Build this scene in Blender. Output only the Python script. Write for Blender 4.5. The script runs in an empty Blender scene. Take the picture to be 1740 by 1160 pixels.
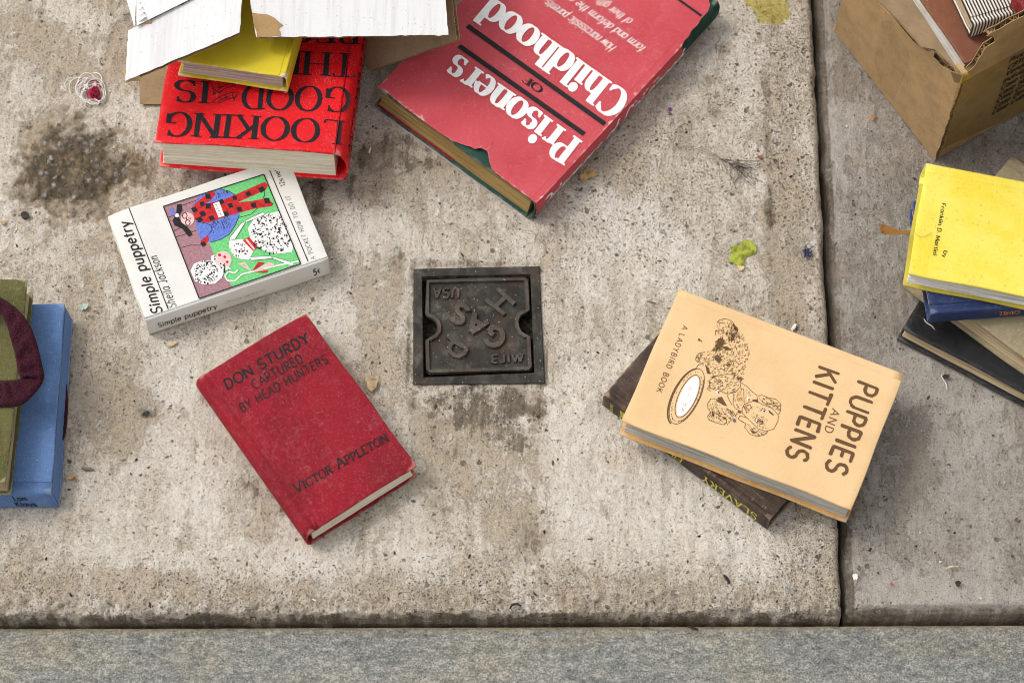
import bpy, bmesh, math, random
import numpy as np
from mathutils import Vector, Matrix
from mathutils.geometry import tessellate_polygon
R = math.radians
rnd = random.Random(7)
scene = bpy.context.scene
COL = scene.collection

# ---------------------------------------------------------------- camera, light, exposure
F_PX, TILT, ROLL, DIST = 4200.0, R(25.0), R(1.5), 2.1
cd = bpy.data.cameras.new('camera'); cam = bpy.data.objects.new('camera', cd); COL.objects.link(cam)
cd.sensor_width = 36.0; cd.lens = F_PX / 1740.0 * 36.0; cd.clip_start = 0.05; cd.clip_end = 500
CR = Matrix.Rotation(TILT, 3, 'X') @ Matrix.Rotation(ROLL, 3, 'Z')
CP = Vector((0, -DIST * math.sin(TILT), DIST * math.cos(TILT)))
cam.matrix_world = Matrix.Translation(CP) @ CR.to_4x4()
scene.camera = cam

SUN_EL, SUN_AZ = R(54), R(-70)          # azimuth measured from north (+Y), clockwise: light comes from the upper left
w = bpy.data.worlds.new('World'); scene.world = w; w.use_nodes = True
nt = w.node_tree
sky = nt.nodes.new('ShaderNodeTexSky'); sky.sky_type = 'NISHITA'; sky.sun_disc = False
sky.sun_elevation = SUN_EL; sky.sun_rotation = SUN_AZ; sky.dust_density = 4.0; sky.air_density = 1.0
hs = nt.nodes.new('ShaderNodeHueSaturation'); hs.inputs['Saturation'].default_value = 0.18
nt.links.new(sky.outputs[0], hs.inputs['Color'])
bg = nt.nodes['Background']; bg.inputs[1].default_value = 0.15
nt.links.new(hs.outputs[0], bg.inputs[0])
ld = bpy.data.lights.new('sun', 'SUN'); ld.energy = 0.5; ld.angle = R(10.0); ld.color = (1, 0.95, 0.88)
sun = bpy.data.objects.new('sun', ld); COL.objects.link(sun)
sd = Vector((math.sin(SUN_AZ) * math.cos(SUN_EL), math.cos(SUN_AZ) * math.cos(SUN_EL), math.sin(SUN_EL)))
sun.rotation_euler = sd.to_track_quat('Z', 'Y').to_euler()
scene.view_settings.view_transform = 'Standard'; scene.view_settings.look = 'None'
scene.cycles.filter_width = 1.0
scene.view_settings.gamma = 1.0; scene.view_settings.exposure = 0.43

# ---------------------------------------------------------------- pixel of the photograph -> point of the place
def ray(p):
    return CR @ Vector(((p[0] - 870) / F_PX, -(p[1] - 580) / F_PX, -1))
def at(px, py, z=0.0):
    d = ray((px, py)); return CP + d * ((z - CP.z) / d.z)
def on_plane(p, o, n):
    d = ray(p); return CP + d * ((o - CP).dot(n) / d.dot(n))
def crop(x0, y0, s):
    return lambda x, y: (x0 + x / s, y0 + y / s)
C1 = crop(180, 0, 3.625); C2 = crop(600, 0, 2.636); C3 = crop(1360, 0, 4.142); C5 = crop(1000, 460, 2.5214)
C7 = crop(170, 280, 3.6238); C8 = crop(300, 500, 2.5227); D8 = crop(280, 290, 5.044); K4 = crop(1150, 530, 5.045)
K5 = crop(1000, 620, 3.8667); GA = crop(720, 460, 6.442); PT = crop(860, 0, 4.579); FM = crop(1470, 240, 4.463)
BX = crop(1600, 0, 5.27)

# ---------------------------------------------------------------- object helpers
def obj(name, me, parent=None, mats=()):
    o = bpy.data.objects.new(name, me); COL.objects.link(o)
    for m in mats: me.materials.append(m)
    if parent: o.parent = parent
    return o
def mesh(name, verts, faces, smooth=False, midx=None):
    me = bpy.data.meshes.new(name); me.from_pydata([tuple(v) for v in verts], [], faces); me.update()
    if smooth: me.polygons.foreach_set('use_smooth', [True] * len(me.polygons))
    if midx: me.polygons.foreach_set('material_index', midx)
    return me
def fix(me):
    b = bmesh.new(); b.from_mesh(me); bmesh.ops.recalc_face_normals(b, faces=b.faces); b.to_mesh(me); b.free(); return me
def attr(me, name, vals):
    a = me.attributes.new(name, 'FLOAT', 'POINT'); a.data.foreach_set('value', np.asarray(vals, dtype=np.float32))
def tag(o, label=None, cat=None, group=None, kind=None):
    if label: o['label'] = label
    if cat: o['category'] = cat
    if group: o['group'] = group
    if kind: o['kind'] = kind
    return o
def empty(name, M, label, cat, group=None):
    o = bpy.data.objects.new(name, None); COL.objects.link(o); o.matrix_world = M; o.empty_display_size = 0.02
    return tag(o, label, cat, group)

# ---------------------------------------------------------------- material helpers
class NT:
    def __init__(s, name, rough=0.8, spec=0.3):
        s.m = bpy.data.materials.new(name); s.m.use_nodes = True; s.t = s.m.node_tree
        s.b = s.t.nodes['Principled BSDF']; s.b.inputs['Roughness'].default_value = rough
        s.b.inputs['Specular IOR Level'].default_value = spec*.5
        s.tc = s.t.nodes.new('ShaderNodeTexCoord'); s.P = s.tc.outputs['Object']
    def put(s, sock, v):
        if v is None: return
        if hasattr(v, 'links') or isinstance(v, bpy.types.NodeSocket): s.t.links.new(v, sock)
        else:
            if isinstance(v, (tuple, list)) and len(v) == 3 and sock.type == 'RGBA': v = (*v, 1)
            sock.default_value = v
    def map(s, sc=(1, 1, 1), rot=(0, 0, 0), loc=(0, 0, 0), v=None):
        n = s.t.nodes.new('ShaderNodeMapping'); s.put(n.inputs[0], v or s.P)
        n.inputs['Scale'].default_value = sc; n.inputs['Rotation'].default_value = rot; n.inputs['Location'].default_value = loc
        return n.outputs[0]
    def noise(s, scale, det=4, rough=0.55, dist=0, v=None, col=False):
        n = s.t.nodes.new('ShaderNodeTexNoise'); s.put(n.inputs['Vector'], v or s.P)
        n.inputs['Scale'].default_value = scale; n.inputs['Detail'].default_value = det
        n.inputs['Roughness'].default_value = rough; n.inputs['Distortion'].default_value = dist
        return n.outputs['Color' if col else 'Fac']
    def vor(s, scale, v=None, feat='F1'):
        n = s.t.nodes.new('ShaderNodeTexVoronoi'); s.put(n.inputs['Vector'], v or s.P); n.feature = feat
        n.inputs['Scale'].default_value = scale
        return n.outputs['Distance'], n.outputs['Color']
    def math(s, op, a, b=0.5, clamp=False):
        n = s.t.nodes.new('ShaderNodeMath'); n.operation = op; n.use_clamp = clamp
        s.put(n.inputs[0], a); s.put(n.inputs[1], b); return n.outputs[0]
    def step(s, x, a, b):                      # smooth 0..1 between a and b (a may exceed b)
        n = s.t.nodes.new('ShaderNodeMapRange'); n.interpolation_type = 'SMOOTHSTEP'
        s.put(n.inputs[0], x); s.put(n.inputs[1], min(a, b)); s.put(n.inputs[2], max(a, b))
        n.inputs[3].default_value = 0 if a < b else 1; n.inputs[4].default_value = 1 if a < b else 0
        return n.outputs[0]
    def mix(s, f, a, b, mode='MIX'):
        n = s.t.nodes.new('ShaderNodeMix'); n.data_type = 'RGBA'; n.blend_type = mode
        s.put(n.inputs[0], f); s.put(n.inputs[6], a); s.put(n.inputs[7], b); return n.outputs[2]
    def ramp(s, f, stops):
        n = s.t.nodes.new('ShaderNodeValToRGB'); e = n.color_ramp.elements
        while len(e) < len(stops): e.new(0.5)
        for el, (p, c) in zip(e, stops): el.position = p; el.color = (*c, 1)
        s.put(n.inputs[0], f); return n.outputs[0]
    def sep(s, c):
        n = s.t.nodes.new('ShaderNodeSeparateColor'); s.put(n.inputs[0], c); return n.outputs
    def attr(s, name):
        n = s.t.nodes.new('ShaderNodeAttribute'); n.attribute_name = name; return n.outputs['Fac']
    def add(s, v, k, off):                     # vector jitter
        n = s.t.nodes.new('ShaderNodeVectorMath'); n.operation = 'MULTIPLY_ADD'
        s.put(n.inputs[0], off); n.inputs[1].default_value = (k, k, k); s.put(n.inputs[2], v); return n.outputs[0]
    def done(s, col, h=None, dist=0.001, strength=1.0, rough=None):
        s.put(s.b.inputs['Base Color'], col)
        if rough is not None: s.put(s.b.inputs['Roughness'], rough)
        if h is not None:
            n = s.t.nodes.new('ShaderNodeBump'); n.inputs['Distance'].default_value = dist; n.inputs['Strength'].default_value = strength
            s.put(n.inputs['Height'], h); s.t.links.new(n.outputs[0], s.b.inputs['Normal'])
        return s.m

def cloth(name, c, c2=None, rough=0.75, spec=0.25, weave=1500, wv=0.25, speck=0.25, speck_col=(.75, .7, .62), wear_col=(.6, .5, .42), wear=0.5, bump=0.35, dirt=0.25, smudge=0.5):
    n = NT(name, rough, spec)
    c2 = c2 or tuple(x * 0.72 for x in c)
    big = n.noise(22, 6, 0.62)
    col = n.mix(n.step(big, .40, .68), c, c2)
    col = n.mix(n.math('MULTIPLY', n.step(n.noise(70, 7, .68), .54, .75), smudge), col, tuple(min(1, x * .8 + .05) for x in c))
    wx = n.noise(1, 2, .5, v=n.map((weave, weave * .12, weave))); wy = n.noise(1, 2, .5, v=n.map((weave * .12, weave, weave)))
    wvv = n.math('MAXIMUM', wx, wy)
    col = n.mix(n.math('MULTIPLY', n.step(wvv, .50, .68), wv), col, tuple(min(1, x * 1.35 + .02) for x in c))
    col = n.mix(n.math('MULTIPLY', n.step(n.noise(330, 3, .6), .58, .76), dirt), col, tuple(x * .35 for x in c))
    d, cc = n.vor(260, v=n.add(n.P, .0022, n.noise(400, 2, col=True)))
    rr = n.sep(cc)[0]
    sp = n.math('MULTIPLY', n.math('MULTIPLY', n.step(d, .13, .07), n.math('LESS_THAN', rr, speck * .16)), .8)
    col = n.mix(sp, col, speck_col)
    d2, cc2 = n.vor(1000)
    sp2 = n.math('MULTIPLY', n.step(d2, .30, .15), n.math('LESS_THAN', n.sep(cc2)[1], speck * .75))
    col = n.mix(n.math('MULTIPLY', sp2, .6), col, speck_col)
    col = n.mix(n.math('MULTIPLY', n.step(n.math('ADD', n.noise(48, 9, .75, v=n.map(loc=(3, 9, 1))), n.math('MULTIPLY', n.math('SUBTRACT', wvv, .5), .35)), .585, .70), smudge*.7), col, n.mix(.5, col, speck_col))
    we = n.math('MULTIPLY', n.step(n.math('ADD', n.attr('wear'), n.math('MULTIPLY', n.math('SUBTRACT', n.noise(160, 5, .65), .5), 1.1)), .72, 1.05), wear)
    col = n.mix(we, col, wear_col)
    h = n.math('ADD', n.math('MULTIPLY', wvv, .6), n.noise(120, 4))
    return n.done(col, h, .0005, bump)

def plain(name, c, rough=0.7, var=0.15, scale=120, bump=0.2, spec=.3):
    n = NT(name, rough, spec)
    f = n.noise(scale, 6, .6)
    col = n.mix(n.step(f, .35, .7), tuple(min(1, x * (1 + var)) for x in c), tuple(x * (1 - var * 1.6) for x in c))
    return n.done(col, n.noise(scale * 4, 3), .0004, bump)

def ink(name, c, worn=0.35, rough=.7):
    n = NT(name, rough, .2)
    f = n.math('MAXIMUM', n.step(n.noise(900, 3, .6), .58, .70), n.step(n.noise(230, 5, .7), .62, .72))
    n.put(n.b.inputs['Alpha'], n.math('SUBTRACT', 1.0, n.math('MULTIPLY', f, worn)))
    return n.done(n.mix(n.noise(300, 3), c, tuple(min(1, x * 1.3 + .01) for x in c)))

def pages(name, c, dark=.25):
    n = NT(name, .9, .1)
    l = n.noise(1, 4, .7, v=n.map((18, 18, 1000)))
    col = n.mix(n.step(l, .44, .62), c, tuple(x * (1 - dark*1.5) for x in c))
    col = n.mix(n.math('MULTIPLY', n.step(n.noise(60, 5, .65), .5, .75), .45), col, tuple(x * y for x, y in zip(c, (.72, .62, .5))))
    return n.done(col, l, .0006, .5)

# ---------------------------------------------------------------- stroke lettering
def A(cx, cy, rx, ry, s, e): return ('a', cx, cy, rx, ry, s, e)
O66 = lambda cx: [A(cx, 33, 26, 33, 0, 360)]
G = {
 'A': (72, [(0, 0), (36, 100), (72, 0)], [(14, 34), (58, 34)]),
 'B': (64, [(8, 0), (8, 100)], [(8, 100), (34, 100), A(34, 76, 24, 24, 90, -90), (8, 52)], [(8, 52), (36, 52), A(36, 26, 26, 26, 90, -90), (8, 0)]),
 'C': (74, [A(40, 50, 38, 50, 48, 312)]),
 'D': (72, [(8, 0), (8, 100)], [(8, 100), (28, 100), A(28, 50, 38, 50, 90, -90), (8, 0)]),
 'E': (58, [(8, 0), (8, 100)], [(8, 100), (54, 100)], [(8, 52), (46, 52)], [(8, 0), (55, 0)]),
 'F': (56, [(8, 0), (8, 100)], [(8, 100), (54, 100)], [(8, 52), (45, 52)]),
 'G': (80, [A(40, 50, 38, 50, 48, 325)], [(46, 44), (74, 44)], [(72, 44), (72, 6)]),
 'H': (76, [(8, 0), (8, 100)], [(68, 0), (68, 100)], [(8, 52), (68, 52)]),
 'I': (22, [(11, 0), (11, 100)]),
 'J': (46, [(36, 100), (36, 22), A(20, 22, 16, 22, 0, -150)]),
 'K': (70, [(8, 0), (8, 100)], [(62, 100), (10, 42)], [(27, 60), (66, 0)]),
 'L': (58, [(8, 0), (8, 100)], [(8, 0), (56, 0)]),
 'M': (90, [(8, 0), (8, 100)], [(8, 100), (45, 15)], [(45, 15), (82, 100)], [(82, 100), (82, 0)]),
 'N': (78, [(8, 0), (8, 100)], [(8, 100), (70, 0)], [(70, 0), (70, 100)]),
 'O': (82, [A(41, 50, 39, 50, 0, 360)]),
 'P': (62, [(8, 0), (8, 100)], [(8, 100), (32, 100), A(32, 73, 25, 27, 90, -90), (8, 46)]),
 'Q': (82, [A(41, 50, 39, 50, 0, 360)], [(50, 25), (78, -6)]),
 'R': (66, [(8, 0), (8, 100)], [(8, 100), (32, 100), A(32, 74, 25, 26, 90, -90), (8, 48)], [(30, 48), (64, 0)]),
 'S': (64, [A(32, 74, 25, 26, 32, 270), A(32, 24, 28, 24, 90, -148)]),
 'T': (68, [(34, 0), (34, 100)], [(2, 100), (66, 100)]),
 'U': (74, [(8, 100), (8, 30), A(37, 30, 29, 30, 180, 360), (66, 100)]),
 'V': (72, [(0, 100), (36, 0), (72, 100)]),
 'W': (100, [(0, 100), (25, 0), (50, 92), (75, 0), (100, 100)]),
 'X': (68, [(2, 100), (66, 0)], [(64, 100), (2, 0)]),
 'Y': (70, [(2, 100), (35, 48)], [(68, 100), (35, 48)], [(35, 48), (35, 0)]),
 'Z': (62, [(4, 100), (58, 100), (2, 0), (60, 0)]),
 'a': (62, O66(28), [(54, 66), (54, 0)]),
 'b': (62, [(8, 0), (8, 100)], O66(34)),
 'c': (58, [A(32, 33, 28, 33, 48, 312)]),
 'd': (62, O66(28), [(54, 100), (54, 0)]),
 'e': (62, [(6, 35), (57, 35), A(32, 33, 26, 33, 4, 312)]),
 'f': (38, [(16, 0), (16, 80), A(30, 80, 14, 20, 180, 55)], [(2, 66), (34, 66)]),
 'g': (62, O66(28), [(54, 66), (54, -6), A(31, -6, 23, 22, 0, -150)]),
 'h': (62, [(8, 0), (8, 100)], [(8, 38), A(31, 40, 22, 26, 175, 0), (53, 0)]),
 'i': (20, [(10, 0), (10, 66)], 'dot'),
 'j': (24, [(14, 66), (14, -10), A(2, -10, 12, 18, 0, -120)], 'dot'),
 'k': (56, [(8, 0), (8, 100)], [(48, 66), (10, 26)], [(23, 40), (52, 0)]),
 'l': (20, [(10, 0), (10, 100)]),
 'm': (92, [(8, 0), (8, 66)], [(8, 40), A(27, 42, 19, 24, 175, 0), (46, 0)], [(46, 40), A(65, 42, 19, 24, 175, 0), (84, 0)]),
 'n': (62, [(8, 0), (8, 66)], [(8, 38), A(31, 40, 22, 26, 175, 0), (53, 0)]),
 'o': (62, [A(31, 33, 28, 33, 0, 360)]),
 'p': (62, [(8, 66), (8, -32)], O66(34)),
 'q': (62, O66(28), [(54, 66), (54, -32)]),
 'r': (44, [(8, 0), (8, 66)], [(8, 36), A(28, 40, 20, 26, 175, 55)]),
 's': (50, [A(26, 49, 20, 17, 30, 270), A(26, 16, 22, 16, 90, -148)]),
 't': (38, [(16, 90), (16, 14), A(28, 14, 12, 14, 180, 295)], [(2, 66), (34, 66)]),
 'u': (62, [(8, 66), (8, 26), A(31, 26, 23, 26, 180, 360)], [(54, 66), (54, 0)]),
 'v': (56, [(2, 66), (28, 0), (54, 66)]),
 'w': (82, [(2, 66), (22, 0), (41, 60), (60, 0), (80, 66)]),
 'x': (54, [(4, 66), (50, 0)], [(50, 66), (4, 0)]),
 'y': (56, [(2, 66), (28, 4)], [(54, 66), (18, -30)]),
 'z': (50, [(4, 66), (46, 66), (4, 0), (48, 0)]),
 '1': (40, [(6, 80), (22, 100), (22, 0)]),
 '2': (60, [A(30, 72, 24, 28, 165, -25), (6, 0), (56, 0)]),
 '5': (60, [(50, 100), (14, 100), (10, 56), A(30, 32, 26, 32, 130, -140)]),
 '.': (20, 'low'), '-': (40, [(6, 40), (34, 40)]), '<': (50, [(44, 80), (8, 50), (44, 20)]), ' ': (34,),
}
def flat(st):
    out = []
    for t in st:
        if t[0] == 'a':
            _, cx, cy, rx, ry, s, e = t
            k = max(6, int(abs(e - s) / 12))
            for i in range(k + 1):
                a = R(s + (e - s) * i / k); p = (cx + rx * math.cos(a), cy + ry * math.sin(a))
                if not out or math.hypot(p[0] - out[-1][0], p[1] - out[-1][1]) > 1e-3: out.append(p)
        else: out.append(t)
    return out
class Ink:
    """collects flat strokes and polygons as (x, y, layer)"""
    def __init__(s): s.v = []; s.f = []; s.mi = []; s.layer = 0; s.hold = False
    def poly(s, pts, mi=0):
        b = len(s.v); s.layer += not s.hold
        s.v += [(p[0], p[1], s.layer) for p in pts]
        for t in tessellate_polygon([[Vector((p[0], p[1], 0)) for p in pts]]):
            a, c, d = pts[t[0]], pts[t[1]], pts[t[2]]
            if (c[0]-a[0])*(d[1]-a[1]) - (c[1]-a[1])*(d[0]-a[0]) < 0: t = (t[0], t[2], t[1])
            s.f.append(tuple(b + i for i in t)); s.mi.append(mi)
    def ellipse(s, c, rx, ry, rot=0, mi=0, n=20):
        cr, sr = math.cos(rot), math.sin(rot); P = []
        for i in range(n):
            a = 2 * math.pi * i / n; x, y = rx * math.cos(a), ry * math.sin(a)
            P.append((c[0] + x * cr - y * sr, c[1] + x * sr + y * cr))
        s.poly(P, mi)
    def stroke(s, pts, width, cap='butt', mi=0, closed=False):
        # width: number or function(angle)
        wf = width if callable(width) else (lambda a: width)
        if len(pts) < 2: return
        if math.hypot(pts[0][0]-pts[-1][0], pts[0][1]-pts[-1][1]) < 1e-6 and len(pts) > 3: closed = True; pts = pts[:-1]
        if not closed:      # split at sharp corners
            for i in range(1, len(pts) - 1):
                a1 = math.atan2(pts[i][1]-pts[i-1][1], pts[i][0]-pts[i-1][0]); a2 = math.atan2(pts[i+1][1]-pts[i][1], pts[i+1][0]-pts[i][0])
                if abs((a2 - a1 + math.pi) % (2*math.pi) - math.pi) > 0.9:
                    s.stroke(pts[:i+1], width, cap, mi); s.stroke(pts[i:], width, cap, mi); return
        n = len(pts); L = []; Rr = []
        for i in range(n):
            p0 = pts[(i-1) % n] if (closed or i > 0) else pts[i]; p1 = pts[(i+1) % n] if (closed or i < n-1) else pts[i]
            dx, dy = p1[0]-p0[0], p1[1]-p0[1]; l = math.hypot(dx, dy) or 1; dx /= l; dy /= l
            h = wf(math.atan2(dy, dx)) / 2; x, y = pts[i]
            if not closed and cap == 'round' and i in (0, n-1): h *= .55; x += dx * h * .8 * (-1 if i == 0 else 1); y += dy * h * .8 * (-1 if i == 0 else 1)
            L.append((x - dy*h, y + dx*h)); Rr.append((x + dy*h, y - dx*h))
        s.layer += not s.hold; b = len(s.v)
        if not closed and cap == 'round':   # pull a full-width ring just inside the ends
            def ins(i, j, pos):
                x, y = pts[i]; dx, dy = pts[j][0]-x, pts[j][1]-y; l = math.hypot(dx, dy) or 1; dx /= l; dy /= l
                h = wf(math.atan2(dy, dx)) / 2; k = min(h*.25, l*.4); x += dx*k; y += dy*k
                sg = 1 if pos == 1 else -1
                L.insert(pos if pos == 1 else len(L)-1, (x - sg*dy*h, y + sg*dx*h)); Rr.insert(pos if pos == 1 else len(Rr)-1, (x + sg*dy*h, y - sg*dx*h))
            ins(0, 1, 1); ins(n-1, n-2, -1)
        m = len(L)
        s.v += [(p[0], p[1], s.layer) for p in L] + [(p[0], p[1], s.layer) for p in Rr]
        for i in range(m if closed else m - 1):
            j = (i + 1) % m; s.f.append((b+i, b+m+i, b+m+j, b+j)); s.mi.append(mi)
    def text(s, txt, st, mi=0):
        """unit text: cap height 100, from x=0; returns width"""
        thick, thin, nib = st.get('thick', 12), st.get('thin', 12), R(st.get('nib', 0)); cap = st.get('cap', 'butt')
        wf = lambda a: thin + (thick - thin) * abs(math.sin(a - nib)) ** 1.3
        x = 0; start = len(s.v)
        for ch in txt:
            k = 1.0
            if st.get('sc') and ch.islower(): ch = ch.upper(); k = .78
            gl = G.get(ch, G['-']); sx = st.get('wide', 1.0) * k
            for t in gl[1:]:
                if t == 'dot': s.ellipse((x + 10*sx, 88), thick*.62, thick*.62, mi=mi, n=12); continue
                if t == 'low': s.ellipse((x + 10*sx, 6), thick*.6, thick*.6, mi=mi, n=12); continue
                P = [(x + p[0]*sx, p[1]*k) for p in flat(t)]
                s.stroke(P, (lambda a: wf(a)*(.5+.5*k)), cap, mi)
                if st.get('serif') and math.hypot(P[0][0]-P[-1][0], P[0][1]-P[-1][1]) > 1:
                    for e, q in ((P[0], P[1]), (P[-1], P[-2])):
                        dx, dy = e[0]-q[0], e[1]-q[1]; l = math.hypot(dx, dy)
                        lev = min(abs(e[1] - y) for y in (0, 100*k, 66, -32))
                        sl = st.get('serif')
                        if abs(dy) > .72*l and lev < 2 and not (len(P) > 8 and abs(e[1]) > 0 and False):
                            y = e[1] + (thin*.5 if e[1] <= 0 else -thin*.5)
                            lo, hi = thick*.5+sl, thick*.5+sl
                            if e[1] == 66 or (e[1] >= 99 and ch.islower()): hi = thick*.45
                            s.stroke([(e[0]-lo, y), (e[0]+hi, y)], thin*1.05, 'butt', mi)
                        elif abs(dx) > .9*l and lev < 2 and ch in 'EFLTZ':
                            s.stroke([(e[0], e[1]-(0 if e[1] < 5 else sl*1.6)), (e[0], e[1]+(sl*1.6 if e[1] < 5 else 0))], thin*1.4, 'butt', mi)
                        elif len(P) > 8 and ch in 'CGScs' and sl:
                            up = e[1] > (45 if ch.isupper() else 30)
                            hh = 13 if ch.isupper() else 10
                            s.stroke([(e[0], e[1]-hh if up else e[1]+hh), (e[0]+.5, e[1]+hh*.8 if up else e[1]-hh*.8)], thin*1.5, 'butt', mi)
            x += (gl[0] + st.get('track', 12)) * sx
        x -= st.get('track', 12)
        if st.get('slant'):
            s.v[start:] = [(p[0] + p[1]*st['slant'], p[1], p[2]) for p in s.v[start:]]
        return x

SANS = dict(thick=13, thin=12, cap='round', track=14)
BOLD = dict(thick=19, thin=16, cap='round', track=16)
SERIF = dict(thick=15, thin=4, nib=0, serif=9, track=16)
FAT = dict(thick=27, thin=6, nib=0, serif=8, track=16)
ITAL = dict(thick=11, thin=6, nib=25, cap='round', track=8, wide=.85, slant=.2)
FINE = dict(thick=9, thin=8, cap='round', track=30)

# ---------------------------------------------------------------- the book builder
class Book:
    def __init__(s, name, label, O, Xp, axis, zO, zX, T, W=None, H=None, zY=None, Y=None, group='books lying about on the pavement',
                 end='v0', cat='book', board=.0024, round_=.0, warp=None, mats=None, overhang=.003, joint=.008, skew=(0, 0), seed=1,
                 groove=1.0, paperback=False):
        # O: pixel of a top-cover corner on the spine side (end 'v0' or 'vH'); Xp: pixel of the neighbouring corner along 'u' or 'v'
        a = at(*O, zO); b = at(*Xp, zX); d = (b - a); L = d.length; d.normalize()
        up = Vector((0, 0, 1))
        if Y:
            c = at(*Y, zY); e = (c - a); nn = d.cross(e); nn = nn if nn.z > 0 else -nn; nn.normalize()
        else: nn = (up - d * up.dot(d)).normalized()
        if axis == 'u': u = d; v = nn.cross(u)
        else:
            v = d if end == 'v0' else -d
            u = v.cross(nn)
        s.W = W or L if axis == 'u' else W; s.H = H or L if axis == 'v' else H
        if axis == 'u' and W is None: s.W = L
        if axis == 'v' and H is None: s.H = L
        if axis == 'v' and W is None and Y: s.W = abs((at(*Y, zY) - a).dot(u))
        if axis == 'u' and H is None and Y: s.H = abs((at(*Y, zY) - a).dot(v))
        o = a - nn * T
        if end == 'vH': o = o - v * s.H
        M = Matrix((u, v, nn)).transposed().to_4x4(); M.translation = o
        s.M, s.Mi, s.u, s.v, s.n, s.T = M, M.inverted(), u, v, nn, T
        s.warp = warp or (lambda u, v: 0.0); s.b = board; s.round = round_ or .0015; s.flatj = paperback or groove == 0; s.h = s.round + (joint if not s.flatj else .0005)
        s.groove = groove; s.skew = skew; s.rng = random.Random(seed); s.paperback = paperback
        s.root = empty(name, M, label, cat, group); s.mats = mats; s.parts = {}
        Wd, Hh, b_ = s.W, s.H, board
        cov = mats['cover']; bk = mats.get('back', cov); sp = mats.get('spine', cov)
        s.parts['front_cover'] = s.board_(mats.get('fname', 'front_cover'), s.h if not s.flatj else s.round, Wd, T - b_, T, cov)
        s.parts['back_cover'] = s.board_('back_cover', s.h if not paperback else s.round, Wd, 0, b_, bk)
        s.parts['spine'] = s.spine_(sp)
        s.block(mats['pages'], overhang)
    def P(s, u, v, z):
        k = z / s.T
        return (u + s.skew[0]*(1-k), v + s.skew[1]*(1-k), z + s.warp(u / s.W, v / s.H) * k)
    def board_(s, name, u0, u1, z0, z1, mat, v0=0., v1=None):
        v1 = s.H if v1 is None else v1
        r = min(.0009, (z1 - z0) * .45); rc = .0022
        def axis(a, b, n):
            L = [a, a + r*.3, a + r] + [a + r + (b - a - 2*r) * i / n for i in range(1, n)] + [b - r, b - r*.3, b]
            return L
        us = axis(u0, u1, 44); vs = axis(v0, v1, 40)
        drop = lambda d: r - math.sqrt(max(0, r*r - max(0, r - d)**2))
        V = []; Wr = []; nu, nv = len(us), len(vs); ph = s.rng.random() * 9
        for top in (1, 0):
            for u in us:
                for v in vs:
                    d = min(u1 - u, v - v0, v1 - v)
                    z = (z1 - drop(d)) if top else (z0 + drop(d))
                    x, y = u, v
                    cx = min(max(x, u0 - 1), u1 - rc); cy = min(max(y, v0 + rc), v1 - rc)
                    l = math.hypot(x - cx, y - cy)
                    if x > cx and y != cy and l > rc: x = cx + (x - cx)*rc/l; y = cy + (y - cy)*rc/l
                    if u1 - u < .001: x += .0004*math.sin(v*70 + ph) 
                    if v1 - v < .001 or v - v0 < .001: y += .0003*math.sin(u*80 + ph)
                    V.append(s.P(x, y, z))
                    dc = math.hypot(max(0, u1 - u), min(v - v0, v1 - v))
                    Wr.append(max(0, 1 - d/.004)*.85 + max(0, 1 - dc/.012)*.5)
        F = []
        off = nu * nv
        for i in range(nu-1):
            for j in range(nv-1):
                a = i*nv + j; F.append((a, a+nv, a+nv+1, a+1)); F.append((off+a, off+a+1, off+a+nv+1, off+a+nv))
        ring = [i*nv for i in range(nu)] + [(nu-1)*nv + j for j in range(1, nv)] + [i*nv + nv-1 for i in range(nu-2, -1, -1)] + [j for j in range(nv-2, 0, -1)]
        for k in range(len(ring)):
            a, b = ring[k], ring[(k+1) % len(ring)]; F.append((a, off + a, off + b, b))
        me = fix(mesh(name, V, F, True)); attr(me, 'wear', Wr)
        o = obj(name, me, s.root, [mat]); return o
    def spu(s, z):
        t = min(1, abs(2*z/s.T - 1)); p = 2.0 if s.round > .004 else 3.5
        return s.round * (1 - (1 - t**p)**(1/p))
    def spine_(s, mat):
        prof = []; T, h = s.T, s.h
        if not s.flatj:
            prof += [(h + .0006, T - .0006*min(1, s.groove*1.2)), (h - .0012, T - .0013*s.groove), (h - .003, T - .0013*s.groove), (h - .0045, T - .0004*s.groove), (s.round + .001, T)]
        else: prof += [(h + .0004, T), (s.round + .002, T)]
        n = 14
        for i in range(n + 1):
            z = T/2 + T/2*math.cos(math.pi*i/n); prof.append((s.spu(z), z))
        prof += [(a, T - b) for a, b in reversed(prof[:5 if not s.flatj else 2])]
        m = len(prof); th = min(.0018, s.b*.8)
        inner = []
        for i in range(m):
            p0, p1 = prof[max(0, i-1)], prof[min(m-1, i+1)]; dx, dy = p1[0]-p0[0], p1[1]-p0[1]; l = math.hypot(dx, dy) or 1
            inner.append((prof[i][0] - dy/l*th, prof[i][1] + dx/l*th))
        nv = 22; V = []; Wr = []
        for loop in (prof, inner):
            for j in range(nv+1):
                v = s.H*j/nv
                for (u, z) in loop:
                    V.append(s.P(u, v, z)); d = min(v, s.H - v)
                    Wr.append(max(0, 1 - d/.005)*.8 + max(0, 1 - abs(min(z, T - z))/.003)*.42*(1 if u < s.round+.003 else .2))
        F = []; off = m*(nv+1)
        for j in range(nv):
            for i in range(m-1):
                a = j*m + i; F.append((a, a+1, a+m+1, a+m)); F.append((off+a, off+a+m, off+a+m+1, off+a+1))
            for i in (0, m-1):
                a = j*m + i; F.append((a, a+m, off+a+m, off+a))
        for j in (0, nv):
            for i in range(m-1):
                a = j*m + i; F.append((a, a+1, off+a+1, off+a))
        me = fix(mesh('spine', V, F, True)); attr(me, 'wear', Wr)
        return obj('spine', me, s.root, [mat])
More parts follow.
